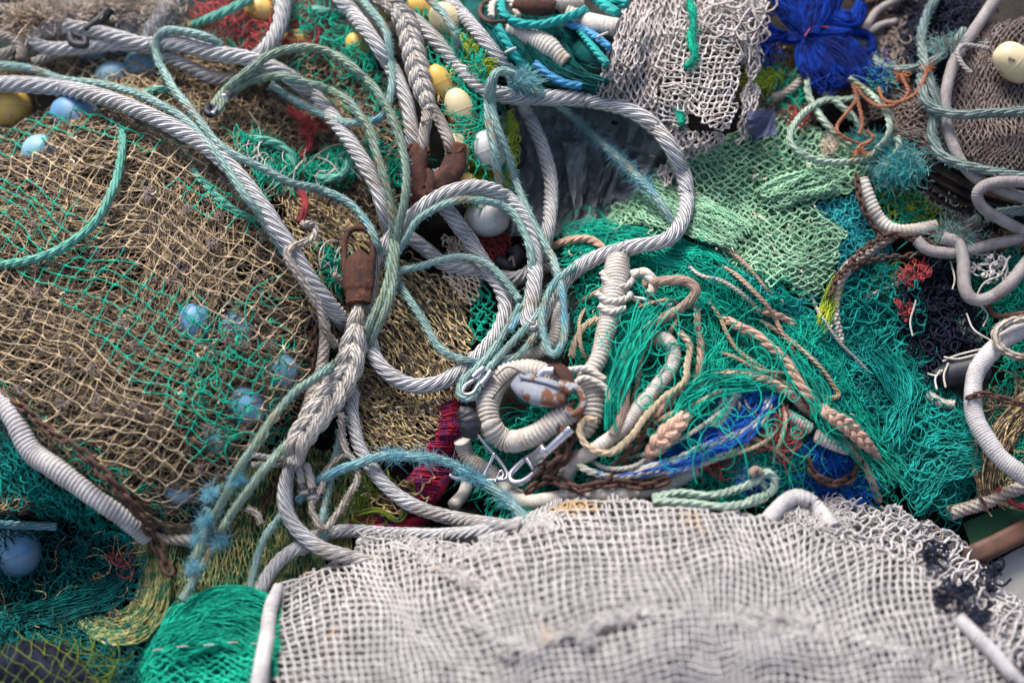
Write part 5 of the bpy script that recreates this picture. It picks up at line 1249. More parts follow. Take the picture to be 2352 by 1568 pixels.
bound([(1340, 850), (1352, 880), (1362, 930), (1350, 985), (1340, 1000)], 34, 'white_rope', 60, 'lumpy white rope knot at the foot of the upright bound rope', .4, .3, seed=5, rend=[20, 34, 32, 26, 14])
for k, (q, l) in enumerate((([(1385, 628), (1400, 650), (1440, 655), (1455, 640)], 'upper'), ([(1372, 672), (1400, 690), (1440, 684), (1450, 672)], 'second'), ([(1375, 700), (1400, 716), (1438, 708)], 'third'), ([(1306, 850), (1350, 848), (1392, 872)], 'fourth'), ([(1306, 890), (1340, 868), (1388, 890), (1398, 920)], 'lowest'))):
    rope(q, 8, 'white_rope', 108, 'rope_turn', f'{l} white rope turn wound round the upright bound rope', 'rope', None, 3, .2, 7, wob=3)
rope([(1448, 632), (1483, 626), (1502, 650), (1492, 676)], 12, 'white_rope', 92, 'rope_end', 'white rope end curling off the top of the upright rope', 'rope end', None, 3, .12, 7)
bound([(1300, 880), (1255, 858), (1205, 848), (1160, 862), (1130, 898), (1121, 944), (1133, 990), (1173, 1014), (1226, 1000), (1279, 966), (1318, 944)], 28, 'white_rope', 92, 'thick white bound rope coiled round the blue painted shackle', .38, .2, seed=7, rend=[20, 24, 28, 29, 29, 27, 28, 28])
rope([(1140, 862), (1165, 840), (1195, 850), (1222, 870)], 1.6, 'black_tape', 140, 'cord', 'thin dark blue cord tied round the coiled white rope', 'cord', None, 0, 0, 1, wob=5)
rope([(1190, 850, 134), (1150, 890, 130), (1125, 925, 118)], 1.6, 'black_tape', 134, 'cord', 'loose tail of thin dark cord on the coiled white rope', 'cord', None, 0, 0, 1, wob=5)
bound([(1505, 778, 60), (1530, 782), (1548, 808), (1542, 845), (1507, 890), (1465, 938), (1419, 992), (1367, 1030), (1318, 1062, 50)], 18, 'white_rope', 96, 'long cream white bound rope slanting through the green net', .42, .1, seed=9)
bound([(1060, 1010, 60), (1072, 1048), (1100, 1070), (1131, 1090), (1156, 1117), (1208, 1150), (1261, 1148), (1332, 1134), (1419, 1134), (1525, 1116), (1600, 1074)], 19, 'white_rope', 56, 'cream bound rope lying along the top of the white net', .42, .1, seed=11)
bound([(1080, 1090), (1065, 1130), (1040, 1160)], 15, 'white_rope', 40, 'short cream bound rope piece below the steel triangle', .42, .1, seed=12)
bound([(1340, 1040), (1300, 1090), (1310, 1130)], 20, 'white_rope', 46, 'cream bound rope stub under the rusty chain', .42, .1, seed=13)
bound([(1684, 905), (1662, 944), (1637, 985)], 23, 'white_rope', 60, 'thick white bound rope stub left of the bright blue netting', .34, .12, seed=15)
bound([(1284, 700), (1278, 760), (1262, 792), (1226, 812), (1180, 828), (1130, 842)], 16, 'white_rope', 56, 'white bound rope under green mesh behind the hanging teal loop', .5, .25, seed=16)
bound([(1232, 640), (1245, 620), (1270, 615), (1290, 640)], 12, 'wool', 60, 'beige rope curl behind the big grey arch', .6, .12, seed=17)
rope([(1480, 652, 76), (1532, 646), (1578, 646), (1599, 670), (1571, 702), (1525, 730), (1483, 758), (1451, 793), (1437, 839), (1437, 892), (1430, 944), (1408, 1000)], 12, 'beige_rope', 108, 'net_rope', 'smooth beige rope hooked over the emerald net in the middle', 'rope', None, 3, .08, 10)
rope([(1562, 762), (1585, 793), (1578, 839), (1571, 878), (1525, 913), (1483, 958), (1448, 1004), (1402, 1039), (1355, 1028), (1332, 992), (1344, 964), (1372, 966)], 9, 'cream_rope', 116, 'net_rope', 'cream laid rope looping along the long white bound rope', 'rope', None, 3, .24, 8)
rope([(1374, 730), (1342, 751), (1321, 786), (1312, 820)], 8.5, 'cream_rope', 70, 'net_rope', 'cream laid rope left of the upright white rope', 'rope', None, 3, .24, 8)
rope([(1598, 660), (1602, 700), (1602, 751), (1609, 804), (1600, 880), (1590, 960)], 9.5, 'salmon_rope', 60, 'net_rope', 'upright salmon rope half buried in the emerald net', 'rope', None, 3, .22, 8)
rope([(1240, 575), (1275, 563), (1314, 551), (1356, 551), (1390, 576), (1410, 620)], 10, 'salmon_rope', 56, 'net_rope', 'salmon rope arc in green net below the horizontal grey rope', 'rope', None, 3, .22, 8)
rope([(1480, 1000), (1520, 945), (1560, 905), (1613, 878), (1665, 860), (1746, 867), (1810, 900), (1860, 950)], 11, 'salmon_rope', 96, 'net_rope', 'salmon rope arching across the lower emerald net', 'rope', None, 3, .22, 8)
rope([(1640, 720), (1690, 745), (1735, 768), (1770, 798), (1807, 832), (1839, 885), (1870, 925), (1920, 975)], 12, 'salmon_rope', 92, 'net_rope', 'long salmon rope slanting down beside the blue scrap, upper part', 'rope', None, 3, .22, 8)
braid([(1862, 910), (1900, 948), (1950, 982), (2000, 1030), (2020, 1055)], [8, 16, 20, 17, 8], 9.5, 'salmon_rope', 98, 'rope_splice', 'pink braided rope at the foot of the long salmon rope', pitch=62)
rope([(1880, 940), (1925, 985), (1955, 1018), (1980, 1060), (1998, 1095), (2018, 1150)], 11, 'salmon_rope', 64, 'net_rope', 'pale salmon rope running down into the white net edge', 'rope', None, 3, .15, 8)
rope([(1690, 690), (1737, 712), (1779, 723), (1820, 745), (1850, 790)], 10, 'salmon_rope', 56, 'net_rope', 'short salmon rope piece near the mint net corner', 'rope', None, 3, .22, 8)
rope([(1715, 690), (1730, 700), (1752, 716)], 7, 'salmon_rope', 50, 'net_rope', 'tiny salmon rope stub under the mint net edge', 'rope', None, 3, .22, 8)
rope([(1560, 600), (1590, 640), (1640, 650), (1690, 640)], 8, 'salmon_rope', 24, 'net_rope', 'salmon rope buried below the grey rope bend', 'rope', None, 3, .22, 8)
rope([(1745, 735), (1800, 770), (1850, 810), (1890, 850), (1915, 890), (1925, 910), (1895, 915), (1880, 905)], 6, 'cream_rope', 56, 'thin_rope', 'thin tan cord hooked round the dark blue scrap', 'rope', None, 3, .2, 8)
braid([(1480, 1062), (1520, 1010), (1566, 964), (1600, 925)], [10, 22, 24, 19, 9], 12, 'salmon_rope', 112, 'rope_splice', 'fat pink plaited rope left of the blue netting', pitch=78)
rope([(1380, 1098), (1470, 1080), (1540, 1060), (1610, 1030), (1690, 1000), (1746, 965), (1762, 930), (1758, 905)], 11, 'blue_white', 92, 'net_rope', 'white rope flecked with blue curving up round the blue netting', 'rope', None, 3, .22, 8)
rope([(1350, 1105), (1440, 1098), (1560, 1078), (1640, 1054), (1700, 1030), (1748, 990)], 9, 'blue_white', 84, 'net_rope', 'lower white rope beneath the bright blue netting', 'rope', None, 3, .22, 8)
rope([(1328, 1045), (1334, 1070), (1367, 1086), (1419, 1093), (1472, 1087), (1550, 1072), (1635, 1052)], 9, 'blue_white', 92, 'net_rope', 'white flecked rope running below the chain toward blue netting', 'rope', None, 3, .22, 8)
rope([(1350, 1052), (1385, 1072), (1430, 1076), (1470, 1062), (1500, 1030)], 6, 'blue_white', 98, 'thin_rope', 'thin white cord above the flecked rope, near the chain', 'rope', None, 3, .22, 8)
rope([(1270, 1035), (1300, 1050), (1335, 1052)], 7, 'cream_rope', 70, 'thin_rope', 'cream rope piece behind the steel swivel', 'rope', None, 3, .22, 8)
for k, (q, l) in enumerate((([(1690, 905), (1700, 930), (1690, 960)], 'left'), ([(1705, 900), (1718, 935), (1740, 950)], 'right'))):
    rope(q, 3.4, 'blue_white', 90, 'cord', f'{l} thin white cord on the thick white rope stub', 'cord', None, 3, .2, 7)
bound([(1795, 945), (1830, 965), (1860, 985)], 14, 'white_rope', 52, 'dirty white rope stub among crimson shreds', .5, .2, seed=19)
bound([(1872, 1000), (1910, 1018), (1945, 1030)], 16, 'white_rope', 64, 'dirty white bound rope stub above the blue netting heap', .6, .25, seed=20)
bound([(1950, 890), (1985, 905), (2010, 925)], 12, 'white_rope', 14, 'pale bound rope glimpsed through the teal mesh', .5, .2, seed=21)
bound([(2130, 905), (2160, 925), (2195, 930)], 12, 'white_rope', 24, 'pale rope glimpsed left of the black roller', .5, .2, seed=22)
# mint and grey ropes on the right
MR = lambda pts, lab, r=8.5, h=86, **k: rope(pts, r, 'mint_rope', h, 'thin_rope', lab, 'rope', 'pale mint ropes coiled below the blue bundle', 3, .2, 8, **k)
MR([(1955, 274, 70), (1938, 250), (1902, 229), (1850, 256), (1818, 300), (1821, 338), (1867, 364), (1920, 373), (1983, 366), (2025, 334), (2043, 299), (2032, 253), (2001, 218), (1969, 193), (1950, 180)], 'mint rope forming the big open loop below the blue bundle')
MR([(1857, 150), (1857, 211), (1878, 258), (1913, 303), (1955, 333)], 'mint rope hanging down inside the loop, left strand', 9, 72)
MR([(1925, 240), (1955, 262), (1978, 298), (1990, 320)], 'short mint rope inside the loop, right strand', 8, 60)
MR([(2001, 366), (2043, 362), (2066, 341), (2062, 314)], 'mint rope arc just outside the big loop', 9, 66)
MR([(1990, 385), (2020, 395), (2050, 385)], 'mint rope stub below the outside arc', 9, 54)
MR([(1890, 215), (1930, 230), (1975, 220), (1992, 195)], 'mint rope passing under the top of the big loop', 8, 58)
GG = 'grey green fuzzy ropes at upper right'
def GR(pts, lab, r=12, h=92): return rope(pts, r, 'greygreen_rope', h, 'net_rope', lab, 'rope', GG, 3, .14, 9, fz=1.2, fzlen=5)
GR([(2158, -30), (2148, 0), (2127, 42), (2117, 91), (2124, 151), (2141, 204), (2150, 245), (2143, 285), (2141, 316), (2159, 352), (2194, 373), (2254, 389), (2380, 412)], 'grey green rope falling from the top and bending right')
GR([(2117, 175, 80), (2122, 222), (2145, 250), (2201, 264), (2272, 260), (2380, 256)], 'grey green rope crossing right over the brown net', 12, 112)
GR([(2001, 130), (2036, 158), (2096, 158), (2149, 138), (2190, 100), (2215, 70)], 'grey green rope along the lower edge of the black hollow', 11, 70)
GR([(2260, 500), (2310, 488), (2380, 480)], 'grey green frayed rope behind the lilac hose, right edge', 13, 60)
GR([(2190, 570), (2210, 530), (2250, 500)], 'grey green rope knot left of the lilac hose', 13, 66)
def LH(pts, lab, r=14, h=70, pitch=.34, seed=1, depth=.15, **k): return bound(pts, r, 'lilac_rope', h, lab, pitch, depth, seed, name='bound_hose', fz=.7, fzlen=3, fzmat='brown', **k)
LH([(2300, -30), (2286, 0), (2236, 70), (2201, 123), (2180, 176), (2170, 229), (2173, 281), (2194, 345), (2222, 390), (2272, 427), (2380, 462)], 'lilac grey bound hose curving down the upper right', 14, 74)
LH([(2380, 418), (2289, 418), (2247, 440), (2255, 475), (2303, 508), (2352, 532), (2390, 550)], 'lilac grey hose bend at the right edge', 14, 96, seed=2)
LH([(2105, 552), (2130, 572), (2177, 580), (2219, 578), (2272, 563), (2330, 550), (2390, 530)], 'lilac grey hose running left from the right edge, its end open', 14, 84, seed=3)
LH([(2165, 545), (2200, 560), (2213, 600), (2217, 660), (2236, 687), (2272, 684), (2317, 653), (2352, 612), (2390, 560)], 'lilac grey hose bent in a deep U below its neighbours', 15, 92, .3, 4, .1)
rope([(2060, 50), (2020, 60), (1985, 80), (2010, 30), (2060, 0), (2100, -15)], 9, 'lilac_rope', 66, 'bound_hose', 'thin lilac bound cord above the blue bundle tail', 'rope', None, prof=wraps(.3, .1, 7), nseg=24, step=1.6)
bound([(2390, 735), (2352, 756), (2310, 780), (2272, 814), (2243, 857), (2234, 909), (2240, 962), (2272, 1015), (2307, 1058), (2390, 1120)], 21, 'cool_white_rope', 92, 'thick white bound hose curving at the right edge', .3, .1, 23)
rope([(2390, 728), (2352, 732), (2307, 744), (2287, 765), (2296, 797), (2335, 818), (2390, 822)], 10, 'wool', 128, 'thin_rope', 'beige cord looped over the thick white bound hose', 'rope', None, 3, .06, 8, fz=1, fzlen=3, fzmat='fluff')
bound([(2180, 1178), (2220, 1165), (2257, 1154), (2307, 1133), (2390, 1100)], 17, 'wool', 30, 'dirty bound rope stub above the brown rail, right edge', .5, .2, 25)
rope([(2250, 1140), (2262, 1156), (2268, 1175)], 4, 'chain_rust', 48, 'binding', 'rusty wire tie round the dirty rope stub', 'cord', None, 0)
bound([(1980, 415), (1997, 457), (2018, 499), (2050, 527), (2096, 531), (2150, 520)], 16, 'white_rope', 56, 'dirty white bound hose with a chain, right of the mint net', .6, .16, 26)
bound([(2050, 540), (1985, 585), (1940, 625), (1920, 670), (1915, 720), (1927, 790)], 15, 'wool', 30, 'dirty white hose curving down under the teal mesh', .6, .2, 27)
bound([(1772, 225), (1810, 210), (1850, 180), (1875, 160)], 12, 'wool', 44, 'dirty off white rope left of the blue bundle', .5, .2, 28)
rope([(1985, 685), (2040, 660), (2085, 640)], 7, 'wool', 26, 'thin_rope', 'dull white cord under the teal mesh near the lime strip', 'rope', None, 3, .2, 8)
bound([(2225, 695), (2212, 730), (2225, 770), (2250, 785)], 15, 'mint_rope', 16, 'pale curved rope deep in the black net tangle', .5, .15, 29)
bound([(2380, 905), (2340, 930), (2300, 1000)], 8, 'wool', 4, 'dull cord in the shadow behind the white bound hose', .5, .15, 30)
# orange strands
for pts, lab in (([(2068, 172), (2078, 190), (2085, 215), (2060, 240), (2020, 245), (1985, 225), (1965, 200)], 'orange strand curling over the brown net, longest one'), ([(2130, 160), (2118, 190), (2096, 220), (2060, 235), (2030, 228), (2018, 200)], 'orange strand with a frayed end near the grey green rope'), ([(1958, 195), (1970, 235), (1980, 285), (1972, 310)], 'orange strand hanging straight inside the mint loop'), ([(1968, 230), (1945, 260), (1925, 285), (1925, 305), (1960, 325), (1975, 330)], 'orange strand kinked across the mint loop'), ([(1990, 300), (2005, 318), (1975, 335), (1972, 345)], 'orange strand stub knotted below the mint loop')):
    rope(pts, 4.6, 'orange_rope', 108, 'orange_strand', lab, 'rope strand', 'orange rope strands near the mint loop', 3, .25, 8, fz=.4, fzlen=3, fzmat='orange', nclump=0)
g = Geo()
for q in [(2069, 172), (2132, 158), (1973, 347)]:
    P = world(np.array([q, (q[0] + 2, q[1] + 6)], float), H(np.array([q, q], float)) + 108); fuzz(g, P, np.full(2, .004), 50, .012, .7, 0, .0009)
g.build('frayed_tuft', T['orange'], None, 'frayed orange tips at the ends of the orange strands', 'frayed rope')
def fluff_ball(c, rx, ry, n, mats, lab, h=60, ln=.022, tw=.00065, name='frayed_tuft', core=True):
    g = Geo(); rg = np.random.default_rng(int(c[0])); n = int(n * 1.7); ln = ln * .8
    q = np.array(c) + rg.normal(0, .42, (n, 2)) * [rx, ry]
    P0 = world(q, H(q) + h + rg.uniform(-12, 10, n))
    d = rg.normal(0, 1, (n, 3)); d /= np.linalg.norm(d, axis=1, keepdims=True)
    j = rg.normal(0, .7, (n, 3)); k = rg.normal(0, .7, (n, 3))
    P = np.stack([P0, P0 + d * ln * .4, P0 + (d + j * .6) * ln * .8, P0 + (d + j + k * .6) * ln * 1.1], 1)
    tubes(g, P, np.full((n, 4), tw), 3, None, rg.integers(0, len(mats), n) if len(mats) > 1 else 0)
    g.build(name, [T[m] for m in mats], None, lab, 'frayed rope')
fluff_ball((2060, 385), 55, 38, 1100, ['tealfluff', 'turq'], 'big frayed turquoise fibre puff right of the mint loop', 66)
fluff_ball((2000, 335), 46, 24, 500, ['turq', 'tealfluff'], 'turquoise fibre knot inside the lower mint loop', 56)
fluff_ball((2200, 545), 50, 30, 700, ['tealfluff', 'brown'], 'grey teal frayed fibres beside the lilac hoses', 78)
fluff_ball((2020, 180), 30, 22, 260, ['turq', 'tealfluff'], 'small teal fibres under the tail of the blue bundle', 60)
fluff_ball((2170, 105), 50, 20, 260, ['tealfluff', 'brown'], 'dull teal fibres on the grey green rope in the hollow', 84, .016)
fluff_ball((1205, 188), 26, 14, 420, ['bluefluff', 'tealfluff'], 'sky blue frayed tuft below the top rope crossing', 118, .02)
fluff_ball((1730, 1105), 30, 24, 420, ['bluefluff', 'azure'], 'blue fibres beside the pale green rope loop', 66, .02)
fluff_ball((1905, 335), 14, 16, 120, ['fluff'], 'pale scrap inside the mint loop', 50, .016)
# cream fluff at top left: ruined rope core
for c, rx, ry, n, lab in (((300, 18), 90, 24, 1900, 'cream fluffy fibre mat along the top left edge'), ((150, 40), 100, 22, 1300, 'pinkish cream fibre strands left of the fluffy mat'), ((70, 55), 50, 20, 500, 'brown fibre clump above the dirty knot')):
    fluff_ball(c, rx, ry, n, ['fluff', 'whitec'] if c[0] > 100 else ['tan_dull', 'fluff'], lab, 70, .035, .0011)
# aqua/blue ropes and whipped pieces in the top bundle
A_ = lambda pts, r, mat, lab, h=104, **k: rope(pts, r, mat, h, 'net_rope', lab, 'rope', None, 3, .22, 8, **k)
A_([(1150, 0), (1155, 30), (1190, 52), (1240, 58), (1290, 45), (1345, 22)], 11, 'aqua_rope', 'aqua rope slung below the rusty block at the top', 128)
A_([(1352, -20), (1385, 10), (1420, 34)], 13, 'aqua_rope', 'upper aqua rope left of the hanging grey net')
A_([(1380, -20), (1410, 0), (1440, 14)], 13, 'aqua_rope', 'second aqua rope at the top beside the grey net', 100)
A_([(1145, 62), (1165, 100), (1190, 140), (1215, 165)], 11, 'aqua_rope', 'aqua rope on the left flank of the teal bundle')
A_([(1228, 145), (1262, 172), (1300, 192), (1335, 198)], 10, 'sky_rope', 'sky blue rope along the lower teal bundle')
A_([(1302, 55), (1345, 72), (1385, 98), (1400, 112)], 10, 'sky_rope', 'sky blue rope across the right of the teal bundle')
A_([(1330, 70), (1355, 100), (1380, 130), (1395, 150)], 10, 'aqua_rope', 'aqua rope just left of the grey net hem')
A_([(1128, 40), (1130, 10), (1160, -5), (1180, 15), (1190, 40)], 9, 'white_rope', 'white rope loop by the rusty block', 120)
bound([(1158, 70), (1200, 84), (1250, 104), (1300, 145)], 22, 'white_rope', 92, 'off white bound rope across the teal bundle', .42, .12, 33, rend=[16, 24, 26, 20])
bound([(1300, 36), (1350, 52), (1420, 66)], 24, 'white_rope', 88, 'second off white bound rope beside the hanging grey net', .42, .12, 34)
bound([(1250, -10), (1290, 5), (1340, 5)], 18, 'white_rope', 92, 'off white bound rope behind the rusty block', .42, .12, 35)
for q, l in (((1172, 116), 'left'), ((1384, 80), 'right')):
    g = Geo(); P, _ = path3([(q[0] - 12, q[1] + 6, 118), (q[0], q[1], 122), (q[0] + 12, q[1] - 5, 118)], 118, 2); sweep(g, P, 3 * unit(P), None, 0, 10)
    g.build('tie', T['whitec'], None, f'{l} white tie on the teal bundle ropes', 'cord')
# pale green rope loop at the white net edge
G2 = lambda pts, lab, h: rope(pts, 10, 'green_rope' if 0 else 'mint_rope', h, 'net_rope', lab, 'rope', None, 3, .2, 8)
G2([(1500, 1142), (1560, 1132), (1630, 1137), (1695, 1123), (1736, 1104), (1762, 1084), (1778, 1100), (1770, 1130), (1720, 1150)], 'pale green rope loop above the white net, upper strand', 92)
G2([(1500, 1150), (1595, 1156), (1665, 1163), (1730, 1152), (1758, 1140), (1752, 1112), (1735, 1090)], 'pale green rope loop above the white net, lower strand', 80)
rope([(1722, 1090), (1735, 1078), (1750, 1085)], 9, 'beige_rope', 104, 'whipping', 'tan whipping where the pale green loop is tied', 'cord', None, prof=wraps(.5, .2, 3), nseg=24, step=1.5)
# white pipe edge and rope at right of white net
rope([(640, 1345, 90), (622, 1400), (612, 1470), (600, 1540), (585, 1660)], 19, 'cool_white_rope', 118, 'head_rope', 'white head rope along the left edge of the white net', 'rope', None, rend=[14, 18, 19, 20, 22], prof=wraps(.55, .07, 51), nseg=28, step=1.6, fz=1.2, fzlen=4, fzmat='whitenet')
rope([(1760, 1200, 50), (1795, 1160, 80), (1830, 1142), (1868, 1160, 88), (1915, 1215, 50)], 20, 'cool_white_rope', 84, 'head_rope', 'white rope end standing up behind the white net', 'rope', None, prof=wraps(.5, .1, 52), nseg=28, step=1.6, fz=1.2, fzlen=4, fzmat='whitenet')
rope([(1856, 1165), (1866, 1150), (1884, 1146)], 3, 'black_tape', 112, 'tie', 'black tie round the white rope end', 'cord', None, 0)
bound([(2200, 1420), (2240, 1460), (2290, 1510), (2360, 1590)], 18, 'cool_white_rope', 104, 'white bound rope between the two white nets, bottom right', .5, .14, 40)
def knotty(c, n, lab, rx=30, ry=20, h=116):
    g = Geo(); tangle(g, [(c[0] - rx, c[1] - ry), (c[0] + rx, c[1] - ry), (c[0] + rx, c[1] + ry), (c[0] - rx, c[1] + ry)], n, 3.2, h, 9, 60, 1.8, 10, 0, int(c[0]), sides=5)
    g.build('cord_knot', T['navy'], None, lab, 'cord')
knotty((2150, 1270), 12, 'black cord knot on the coarse white net, upper one', 24, 22)
knotty((2200, 1365), 22, 'large black cord tangle on the coarse white net', 44, 24)
knotty((2285, 1325), 12, 'black cord knot at the outer edge of the coarse white net', 24, 26, 92)
knotty((2250, 1410), 12, 'black cord loops below the large black tangle', 26, 16)
knotty((2350, 1540), 12, 'black cord in the bottom right corner of the white net', 30, 40)

# ============================================================ floats
F = float_thing
GB = 'blue floats inside the tan net bag'
for c, h, rx, ry, a, mat, lab in [
    ((292, 78), 22, 50, 36, -15, 'float_blue', 'blue float half under the grey rope pair at upper left'),
    ((262, 178), -14, 46, 38, -10, 'float_cyan', 'pale blue float left of the teal rope hook'),
    ((335, 158), -16, 52, 48, 40, 'float_cyan', 'pale cyan float touching the teal rope hook'),
    ((175, 268), -34, 60, 46, 20, 'float_blue', 'blue float at the upper edge of the tan bag'),
    ((100, 355), -42, 50, 44, 30, 'float_cyan', 'faint pale blue float at the left in the tan bag'),
    ((450, 745), -20, 52, 46, 60, 'float_blue', 'bright blue float showing in the right half of the tan bag'),
    ((540, 760), -34, 52, 44, 20, 'float_blue', 'dark blue float right of the bright one in the bag'),
    ((290, 752), -26, 36, 30, 10, 'float_blue', 'small blue glimpse of float amid the tan bag centre'),
    ((565, 935), -20, 52, 46, 50, 'float_blue', 'blue float near the lower right of the tan bag'),
    ((640, 860), -18, 52, 40, -60, 'float_cyan', 'pale blue float by the right rim of the tan bag'),
    ((492, 1010), -24, 38, 34, 20, 'float_cyan', 'pale greenish float low in the tan bag'),
    ((410, 1130), -8, 34, 28, 10, 'float_blue', 'small blue float at the bottom hem of the tan bag'),
    ((215, 120), 8, 40, 22, 0, 'float_cyan', 'blue float sliver below the black tie')]:
    F(c, h, rx, ry, a, mat, lab)
F((38, 1268), 46, 58, 56, 70, 'float_blue', 'round blue ball float hanging at the lower left edge', power=2)
F((22, 245), 20, 44, 50, 90, 'float_yellow', 'amber yellow float at the left edge below the teal rope')
F((600, 25), 22, 40, 30, 20, 'float_yellow', 'yellow float seen through red netting at the top')
F((690, 95), 10, 40, 28, 10, 'float_yellow', 'yellow float under green strands in the upper left')
F((820, 108), 20, 34, 26, 70, 'float_yellow', 'orange yellow float behind the straight grey rope')
F((745, 300), 4, 30, 24, 0, 'float_yellow', 'small yellow float in the dark gap at upper left')
F((888, 22), 50, 28, 28, 60, 'float_yellow', 'yellow float left of the braid at the top')
F((975, 18), 46, 42, 34, 30, 'float_yellow', 'yellow float behind the teal rope at the top')
F((1024, 50), 66, 46, 36, 60, 'float_cream', 'cream float under coarse green net at the top')
F((1012, 192), 80, 46, 28, 65, 'float_yellow', 'bright yellow float right of the braided splice')
F((1058, 255), 72, 54, 34, 70, 'float_cream', 'cream float at the middle of the float column')
F((1050, 340), 56, 40, 30, 70, 'float_cream', 'pale cream float behind the rusty hook')
F((1122, 345), 68, 48, 38, 70, 'float_white', 'upper white float wrapped in coarse green net')
F((1066, 420), 56, 42, 26, 40, 'float_yellow', 'yellow float just right of the rusty hook')
F((1158, 415), 34, 34, 24, 0, 'float_yellow', 'small yellow float below the upper white float')
F((1118, 502), 60, 52, 42, 10, 'float_white', 'large white float hanging under the big grey arch', tilt=10)
F((2330, 144), 92, 52, 40, 42, 'float_cream', 'ivory float with a brown mark on the brown net', power=2.6)
F((1178, 350), -4, 40, 30, 70, 'black_tape', 'dark float behind the upper white float')
M['brown_mark'] = solid('brown_mark', (.16, .08, .05), (.12, .06, .04), 20, .6)
slab([(2318, 124), (2336, 130), (2332, 142), (2314, 137)], H(np.array([2325., 132.])) + 132, 5, M['brown_mark'], 'brown_plug', label='small brown rectangular plug on the ivory float', cat='plug')
# its cord
rope([(2272, 112), (2240, 108), (2212, 108), (2200, 125), (2215, 150), (2235, 170)], 6, 'lilac_rope', 108, 'cord', 'lilac cord knotted to the ivory float', 'cord', None, 3, .2, 7, wob=4)
rope([(2285, 130), (2290, 155), (2310, 168), (2330, 165)], 4.5, 'lilac_rope', 86, 'cord', 'thin lilac cord passing under the ivory float', 'cord', None, 3, .2, 7)
# ============================================================ metal
def tube_part(pts, r, mat, h, name, root, flat=1, prof=None, nseg=20, step=3, rend=None):
    P, _ = path3(pts, h, step, 0); u = unit(P); g = Geo()
    rad = r * u if rend is None else np.interp(np.linspace(0, 1, len(P)), np.linspace(0, 1, len(rend)), rend) * u
    sweep(g, P, rad, prof, 0, nseg, flat); return g.build(name, M[mat], root)
root = thing('rope_hook', 'heavy rusty hook fitting holding both legs of the braid', 'hook', (990, 400), 60)
tube_part([(962, 336), (958, 372), (956, 405), (962, 440), (985, 452)], 24, 'rust', 92, 'socket_arm', root, .7, rend=[20, 27, 27, 29, 27, 18], nseg=40, prof=lambda th, s, a: 1 + .05 * np.sin(3 * th + s) + .12 * np.exp(-((th - 1.2) / .25) ** 2) - .10 * np.exp(-((th - 1.9) / .3) ** 2))
tube_part([(1050, 334), (1046, 365), (1034, 398), (1008, 424), (984, 440)], 22, 'rust', 96, 'hook_arm', root, .75, rend=[21, 24, 29, 30, 28, 20], nseg=40, prof=lambda th, s, a: 1 + .04 * np.sin(2 * th + s * 1.5) + .12 * np.exp(-((th - 1.4) / .2) ** 2))
tube_part([(982, 388), (990, 410), (986, 446)], 13, 'rust', 112, 'web', root, .6, rend=[5, 12, 9])
tube_part([(945, 440), (948, 470), (948, 500)], 5, 'rust', 84, 'pin', root)
tube_part([(995, 440), (990, 462), (984, 480)], 9, 'rust', 84, 'pin', root, rend=[12, 8, 4])
tube_part([(938, 345), (942, 335), (962, 330), (982, 338), (984, 350)], 4, 'rust', 104, 'socket_rim', root)
tube_part([(1024, 336), (1034, 350), (1052, 350), (1064, 338)], 4, 'rust', 116, 'socket_rim', root)
root = thing('rope_socket', 'rusty red wedge socket shackle ending the long splice', 'shackle', (824, 620), 80)
tube_part([(800, 680), (794, 640), (791, 590), (792, 552), (803, 531), (824, 524), (845, 531), (856, 552), (856, 590), (853, 640), (846, 680)], 7.5, 'rust', 112, 'bail', root)
P, _ = path3([(826, 572), (826, 590), (825, 620), (824, 660), (823, 697)], 124, 2, 0)
g = Geo(); rad = np.interp(np.linspace(0, 1, len(P)), [0, .1, .22, .55, .72, .78, 1], [3, 16, 31, 33, 31, 26, 26]) * unit(P)
sweep(g, P, rad, lambda th, s, a: 1 + .10 * np.exp(-((np.mod(th - math.pi / 2 + math.pi, 2 * math.pi) - math.pi) / .18) ** 2) + .12 * np.abs(np.cos(th)) ** 6 + .06 * np.exp(-((np.mod(th - 1.0 + math.pi, 2 * math.pi) - math.pi) / .12) ** 2) + .06 * np.exp(-((np.mod(th - 2.14 + math.pi, 2 * math.pi) - math.pi) / .12) ** 2), 0, 64, .55)
g.build('socket_body', M['rust'], root)
g = Geo(); P, _ = path3([(802, 686, 128), (824, 689, 142), (846, 686, 128)], 140, 2, 0); sweep(g, P, 4.5 * unit(P), None, 0, 12); g.build('lip', M['rust'], root)
g = Geo(); ellipsoid(g, (823, 683), 142, 5, 5, 0, hole=.01); g.build('rivet', M['rust'], root)
# ferrule and thimble on the arches
root = thing('thimble_eye', 'aluminium ferrule and dark thimble at the end of the inner arch', 'ferrule', (520, 225), 90)
tube_part([(513, 228), (530, 215), (545, 205)], 11, 'steel', 116, 'ferrule', root)
tube_part([(488, 262), (500, 245), (512, 232)], 6, 'steel', 112, 'thimble', root, .7)
tube_part([(478, 240), (474, 256), (484, 264), (494, 256)], 8, 'black_tape', 94, 'thimble_bend', root)
root = thing('thimble', 'bright metal thimble in the eye of the teal rope', 'thimble', (1076, 885), 120)
P, _ = path3([(1112, 845), (1095, 868), (1070, 885), (1062, 900), (1072, 908), (1088, 902), (1100, 885), (1120, 862), (1126, 850)], 132, 2, 0)
g = Geo(); sweep(g, P, 5.5 * unit(P), lambda th, s, a: 1 - .45 * np.exp(-((np.mod(th + math.pi, 2 * math.pi) - math.pi) / .8) ** 2), 0, 20, 1.6); g.build('thimble_channel', M['steel'], root)
tube_part([(1086, 868), (1100, 854), (1112, 845)], 8, 'steel', 136, 'ferrule', root)
tube_part([(1104, 884), (1118, 868), (1128, 852)], 8, 'steel', 136, 'ferrule', root)
